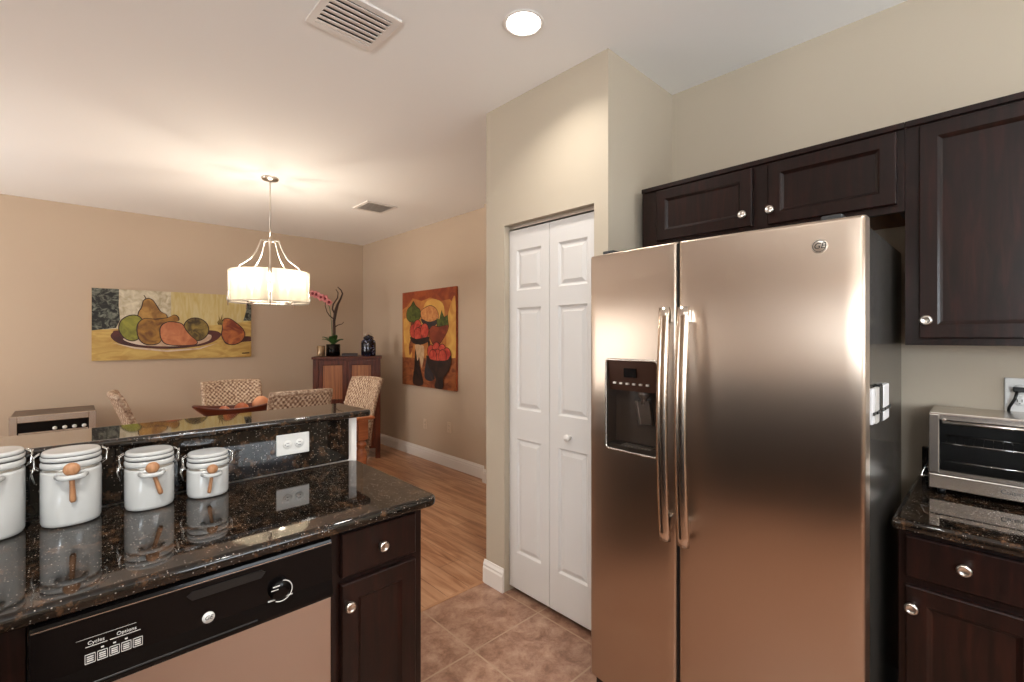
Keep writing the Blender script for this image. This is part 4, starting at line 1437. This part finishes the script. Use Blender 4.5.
# ------------------------------------------------------------------ paintings
def smooth(poly, n=5):
    out = []
    m = len(poly)
    for i in range(m):
        p0, p1, p2, p3 = (poly[(i + k - 1) % m] for k in range(4))
        for j in range(n):
            t_ = j / n
            out.append(tuple(0.5 * ((2 * p1[d]) + (-p0[d] + p2[d]) * t_ + (2 * p0[d] - 5 * p1[d] + 4 * p2[d] - p3[d]) * t_ ** 2 + (-p0[d] + 3 * p1[d] - 3 * p2[d] + p3[d]) * t_ ** 3) for d in (0, 1)))
    return [(min(1, max(0, x)), min(1, max(0, y))) for x, y in out]


def paint(name, c1, c2, scale=(1, 1, 1), ns=8.0, lo=0.35, hi=0.65):
    return noise_mat(name, S(*c1), S(*c2), scale, ns, rough=0.55, lo=lo, hi=hi, dist=1.0, bump=0.1)


def painting(name, label, loc, rz, W, H, layers, edge_m):
    t = thing(name, label, 'painting', loc, rz)
    MB().box(0, W, -0.030, -0.001, 0, H, 0.002).build('stretcher', edge_m, t)
    b = MB()
    mats = []
    y = -0.0304
    for pts, m, outline, sm in layers:
        if m not in mats: mats.append(m)
        pp = smooth(pts) if sm else [(min(1, max(0, x)), min(1, max(0, z))) for x, z in pts]
        if outline:
            om, g = outline
            if om not in mats: mats.append(om)
            cx = sum(p[0] for p in pp) / len(pp); cz = sum(p[1] for p in pp) / len(pp)
            b.mi = mats.index(om)
            q = []
            for p in pp:
                dx, dz = (p[0] - cx) * W, (p[1] - cz) * H
                L = math.hypot(dx, dz) or 1
                q.append((min(W, max(0, p[0] * W + dx / L * g)), y, min(H, max(0, p[1] * H + dz / L * g))))
            b.poly(q)
            y -= 0.00025
        b.mi = mats.index(m)
        b.poly([(p[0] * W, y, p[1] * H) for p in pp])
        y -= 0.00025
    o = b.build('canvas', mats, t, recalc=False)
    for p in o.data.polygons:      # all faces look at the room
        pass
    me = o.data
    bm = bmesh.new(); bm.from_mesh(me)
    for f in bm.faces:
        f.normal_update()
        if f.normal.y > 0: f.normal_flip()
    bmesh.ops.triangulate(bm, faces=bm.faces)
    bm.to_mesh(me); bm.free()
    return t


FULL = [(0, 0), (1, 0), (1, 1), (0, 1)]
dk = paint('paint_umber', (60, 30, 20), (36, 20, 14))
P_ = {
 'bg': paint('paint_cream_wall', (216, 206, 182), (172, 158, 128), (2, 1, 2), 7),
 'bgr': paint('paint_straw_wall', (196, 172, 106), (206, 190, 140), (6, 1, 1), 5),
 'tab': paint('paint_ochre_cloth', (204, 172, 98), (176, 138, 70), (1, 1, 3), 6),
 'dkl': paint('paint_dark_foliage', (20, 20, 16), (124, 126, 112), (1, 1, 1), 22, 0.44, 0.66),
 'ag': paint('paint_olive_green', (150, 148, 56), (104, 104, 36), ns=12),
 'pm': paint('paint_pear_brown', (172, 124, 50), (106, 66, 26), ns=10),
 'pt': paint('paint_pear_gold', (186, 142, 72), (136, 94, 44), ns=10),
 'pp': paint('paint_pear_rose', (204, 132, 88), (172, 96, 60), ns=9),
 'pr': paint('paint_pear_orange', (190, 110, 56), (120, 50, 28), ns=9),
 'ar': paint('paint_olive_brown', (150, 126, 60), (66, 50, 24), ns=10),
 'pl': paint('paint_plate_maroon', (62, 26, 24), (90, 40, 32), ns=8),
 'pi': paint('paint_plate_white', (214, 196, 176), (190, 160, 132), ns=8),
}
pear = {
'apple_l': [(0.149, 0.426), (0.156, 0.54), (0.188, 0.61), (0.233, 0.635), (0.269, 0.59), (0.283, 0.466), (0.269, 0.339), (0.225, 0.279), (0.179, 0.315)],
'pear_mid': [(0.25, 0.411), (0.256, 0.518), (0.291, 0.589), (0.357, 0.584), (0.425, 0.61), (0.464, 0.653), (0.49, 0.628), (0.494, 0.572), (0.456, 0.537), (0.417, 0.499), (0.398, 0.395), (0.391, 0.292), (0.364, 0.23), (0.305, 0.223), (0.265, 0.286)],
'pear_top': [(0.258, 0.59), (0.258, 0.68), (0.276, 0.752), (0.285, 0.843), (0.308, 0.881), (0.338, 0.86), (0.361, 0.778), (0.382, 0.707), (0.417, 0.661), (0.416, 0.602), (0.349, 0.572), (0.291, 0.574)],
'pear_pink': [(0.385, 0.387), (0.391, 0.484), (0.428, 0.544), (0.475, 0.545), (0.519, 0.516), (0.543, 0.426), (0.575, 0.341), (0.613, 0.263), (0.599, 0.214), (0.503, 0.204), (0.425, 0.225), (0.394, 0.292)],
'apple_r': [(0.535, 0.473), (0.551, 0.567), (0.592, 0.612), (0.641, 0.598), (0.679, 0.53), (0.691, 0.429), (0.669, 0.328), (0.619, 0.275), (0.57, 0.341)],
'pear_r': [(0.786, 0.36), (0.793, 0.471), (0.786, 0.559), (0.807, 0.614), (0.847, 0.609), (0.891, 0.542), (0.938, 0.443), (0.947, 0.341), (0.916, 0.248), (0.861, 0.208), (0.811, 0.249)],
'plate': [(0.102, 0.322), (0.111, 0.391), (0.149, 0.42), (0.41, 0.413), (0.7, 0.431), (0.769, 0.399), (0.779, 0.349), (0.735, 0.262), (0.632, 0.187), (0.44, 0.15), (0.261, 0.178), (0.149, 0.234)],
'plate_in': [(0.169, 0.293), (0.233, 0.339), (0.425, 0.358), (0.632, 0.36), (0.709, 0.36), (0.697, 0.274), (0.599, 0.206), (0.425, 0.188), (0.261, 0.214)],
'shadow_r': [(0.804, 0.262), (0.876, 0.289), (0.95, 0.337), (1.0, 0.328), (1.0, 0.259), (0.94, 0.247), (0.876, 0.2), (0.822, 0.208)],
'table': [(0.0, 0.424), (0.149, 0.444), (0.41, 0.475), (0.7, 0.508), (1.0, 0.587), (1.0, 0), (0.0, 0.0)],
'dark_l': [(0.0, 1.0), (0.146, 1.0), (0.144, 0.777), (0.152, 0.567), (0.129, 0.454), (0.0, 0.417)],
'dark_r': [(0.953, 0.932), (1.0, 0.978), (1.0, 0.595), (0.94, 0.593), (0.964, 0.77)],
'rimline': [(0.102, 0.252), (0.233, 0.161), (0.425, 0.106), (0.632, 0.136), (0.769, 0.241), (0.632, 0.159), (0.425, 0.132), (0.233, 0.183)],
}
O_ = (dk, 0.010)
L = [(FULL, P_['bg'], None, False),
     ([(0.45, 0.45), (1, 0.5), (1, 1), (0.45, 1)], P_['bgr'], None, False),
     (pear['table'], P_['tab'], None, False), (pear['dark_l'], P_['dkl'], None, False), (pear['dark_r'], P_['dkl'], None, False),
     (pear['rimline'], P_['pi'], None, False),
     (pear['plate'], P_['pl'], None, True), (pear['plate_in'], P_['pi'], None, True),
     (pear['shadow_r'], P_['pl'], None, True), (pear['pear_top'], P_['pt'], O_, True), (pear['apple_l'], P_['ag'], O_, True),
     (pear['apple_r'], P_['ar'], O_, True), (pear['pear_mid'], P_['pm'], O_, True), (pear['pear_pink'], P_['pp'], O_, True), (pear['pear_r'], P_['pr'], O_, True),
     ([(0.300, 0.88), (0.296, 0.91), (0.288, 0.935), (0.284, 0.93), (0.291, 0.905), (0.295, 0.88)], dk, None, False),
     ([(0.75, 0.56), (0.765, 0.60), (0.76, 0.68), (0.775, 0.60), (0.79, 0.70), (0.785, 0.56), (0.80, 0.62), (0.79, 0.52), (0.76, 0.52)], P_['ar'], None, False),
     ([(0.93, 0.055), (0.985, 0.06), (0.985, 0.075), (0.93, 0.07)], dk, None, False)]
painting('pear_painting', 'wide canvas painting of pears on a plate, on the end wall of the dining room', (0.134, YB, 1.192), 0, 1.432, 0.733, L, P_['tab'])

Q = {
 'bg': paint('paint_golden_amber', (198, 132, 62), (164, 92, 44), (1, 1, 1), 6),
 'top': paint('paint_rust_red', (130, 50, 24), (166, 80, 36), (1, 4, 1), 6),
 'glow': paint('paint_yellow_glow', (220, 172, 86), (196, 134, 62), (1, 3, 1), 5),
 'gnd': paint('paint_burnt_brown', (112, 54, 30), (160, 92, 48), (1, 1, 2), 8),
 'green': paint('paint_leaf_green', (96, 104, 38), (54, 64, 24), ns=16),
 'cream': paint('paint_cream_fruit', (214, 154, 92), (182, 108, 58), ns=14),
 'navy': paint('paint_dark_blue', (40, 38, 44), (60, 50, 48), ns=10),
 'goblet': paint('paint_dark_red', (104, 40, 24), (140, 62, 36), ns=8),
 'apple': paint('paint_tomato_red', (206, 84, 62), (158, 40, 34), ns=14),
 'black': paint('paint_soot', (30, 20, 16), (58, 34, 24), ns=9),
 'white': paint('paint_warm_white', (214, 180, 140), (180, 140, 100), ns=8),
}
rf = {
'ground': [(0.0, 0.295), (0.287, 0.295), (0.686, 0.299), (1.0, 0.318), (1.0, 0.0), (0.0, 0.0)],
'topred': [(0.0, 1.0), (1.0, 1.0), (1.0, 0.809), (0.899, 0.882), (0.749, 0.873), (0.559, 0.918), (0.392, 0.892), (0.216, 0.93), (0.106, 0.85), (0.0, 0.816)],
'glow_r': [(0.87, 0.73), (0.943, 0.879), (0.994, 0.859), (0.994, 0.326), (0.87, 0.323), (0.839, 0.509)],
'glow_l': [(0.023, 0.681), (0.124, 0.698), (0.179, 0.565), (0.197, 0.301), (0.068, 0.297)],
'artichoke': [(0.091, 0.746), (0.113, 0.812), (0.179, 0.847), (0.234, 0.892), (0.28, 0.842), (0.357, 0.806), (0.378, 0.746), (0.329, 0.696), (0.227, 0.677), (0.135, 0.694)],
'cream': [(0.392, 0.728), (0.384, 0.782), (0.46, 0.816), (0.559, 0.833), (0.649, 0.807), (0.699, 0.754), (0.696, 0.697), (0.559, 0.673), (0.442, 0.686)],
'bowl_c': [(0.398, 0.705), (0.552, 0.666), (0.702, 0.697), (0.671, 0.649), (0.607, 0.618), (0.559, 0.594), (0.509, 0.62), (0.426, 0.654)],
'leaf': [(0.686, 0.631), (0.681, 0.702), (0.733, 0.691), (0.764, 0.777), (0.804, 0.706), (0.863, 0.73), (0.87, 0.67), (0.882, 0.625), (0.78, 0.604)],
'goblet_r': [(0.552, 0.589), (0.607, 0.629), (0.717, 0.616), (0.87, 0.632), (0.863, 0.577), (0.81, 0.518), (0.755, 0.471), (0.702, 0.435), (0.629, 0.435), (0.575, 0.491), (0.546, 0.544)],
'apples_l': [(0.172, 0.583), (0.216, 0.649), (0.305, 0.684), (0.392, 0.673), (0.486, 0.631), (0.542, 0.58), (0.526, 0.53), (0.426, 0.499), (0.287, 0.499), (0.197, 0.53)],
'bowl_l': [(0.186, 0.517), (0.322, 0.493), (0.532, 0.517), (0.519, 0.472), (0.426, 0.446), (0.287, 0.444), (0.208, 0.47)],
'legs': [(0.208, 0.47), (0.287, 0.449), (0.27, 0.341), (0.259, 0.191), (0.234, 0.022), (0.426, 0.024), (0.392, 0.161), (0.357, 0.251), (0.374, 0.38), (0.392, 0.444), (0.513, 0.472), (0.526, 0.33), (0.513, 0.203), (0.559, 0.099), (0.649, 0.104), (0.559, 0.241), (0.546, 0.384), (0.532, 0.49)],
'white': [(0.272, 0.43), (0.339, 0.438), (0.384, 0.431), (0.446, 0.418), (0.446, 0.309), (0.408, 0.198), (0.392, 0.207), (0.357, 0.306), (0.322, 0.268), (0.294, 0.359)],
'apples_r': [(0.519, 0.338), (0.542, 0.401), (0.607, 0.447), (0.702, 0.439), (0.81, 0.437), (0.884, 0.399), (0.922, 0.341), (0.87, 0.297), (0.717, 0.28), (0.575, 0.291)],
'goblet_b': [(0.506, 0.325), (0.591, 0.287), (0.733, 0.276), (0.87, 0.293), (0.928, 0.338), (0.917, 0.239), (0.863, 0.169), (0.797, 0.114), (0.792, 0.019), (0.655, 0.021), (0.674, 0.106), (0.597, 0.172), (0.532, 0.24)],
}
def circ(cx, cy, r, asp):
    return [(cx + r * math.cos(2 * PI * k / 12), cy + r * asp * math.sin(2 * PI * k / 12)) for k in range(12)]
AS = 1.09 / 1.113
K = (Q['black'], 0.008)
L = [(FULL, Q['bg'], None, False), (rf['topred'], Q['top'], None, False), (rf['glow_r'], Q['glow'], None, True), (rf['glow_l'], Q['glow'], None, True),
     ([(0.40, 0.60), (0.45, 0.85), (0.62, 0.90), (0.80, 0.82), (0.75, 0.60)], Q['glow'], None, True),
     (rf['ground'], Q['gnd'], None, False),
     ([(0.18, 0.70), (0.26, 0.70), (0.24, 0.45), (0.16, 0.32), (0.14, 0.42), (0.18, 0.52)], Q['gnd'], None, True),
     (rf['artichoke'], Q['green'], K, True), (rf['cream'], Q['cream'], K, True), (rf['bowl_c'], Q['navy'], K, True),
     (rf['leaf'], Q['green'], K, False), (rf['goblet_r'], Q['goblet'], K, True)]
for cx, cy in ((0.24, 0.58), (0.32, 0.62), (0.40, 0.56), (0.33, 0.54), (0.46, 0.58)):
    L.append((circ(cx, cy, 0.075, AS), Q['apple'], K, True))
L += [(rf['bowl_l'], Q['black'], K, True), (rf['legs'], Q['black'], None, True), (rf['white'], Q['white'], None, True),
      ([(0.62, 0.435), (0.56, 0.36), (0.50, 0.30), (0.46, 0.10), (0.62, 0.08), (0.60, 0.22), (0.64, 0.30), (0.68, 0.43)], Q['navy'], None, True)]
for cx, cy in ((0.58, 0.37), (0.68, 0.40), (0.78, 0.38), (0.86, 0.345), (0.70, 0.33), (0.62, 0.325), (0.79, 0.325)):
    L.append((circ(cx, cy, 0.065, AS), Q['apple'], K, True))
L += [(rf['goblet_b'], Q['black'], K, True)]
painting('red_fruit_painting', 'upright red and gold canvas painting of fruit in goblets, on the dining side wall', (XD, 5.128, 0.848), R, 1.11, 1.130, L, Q['top'])
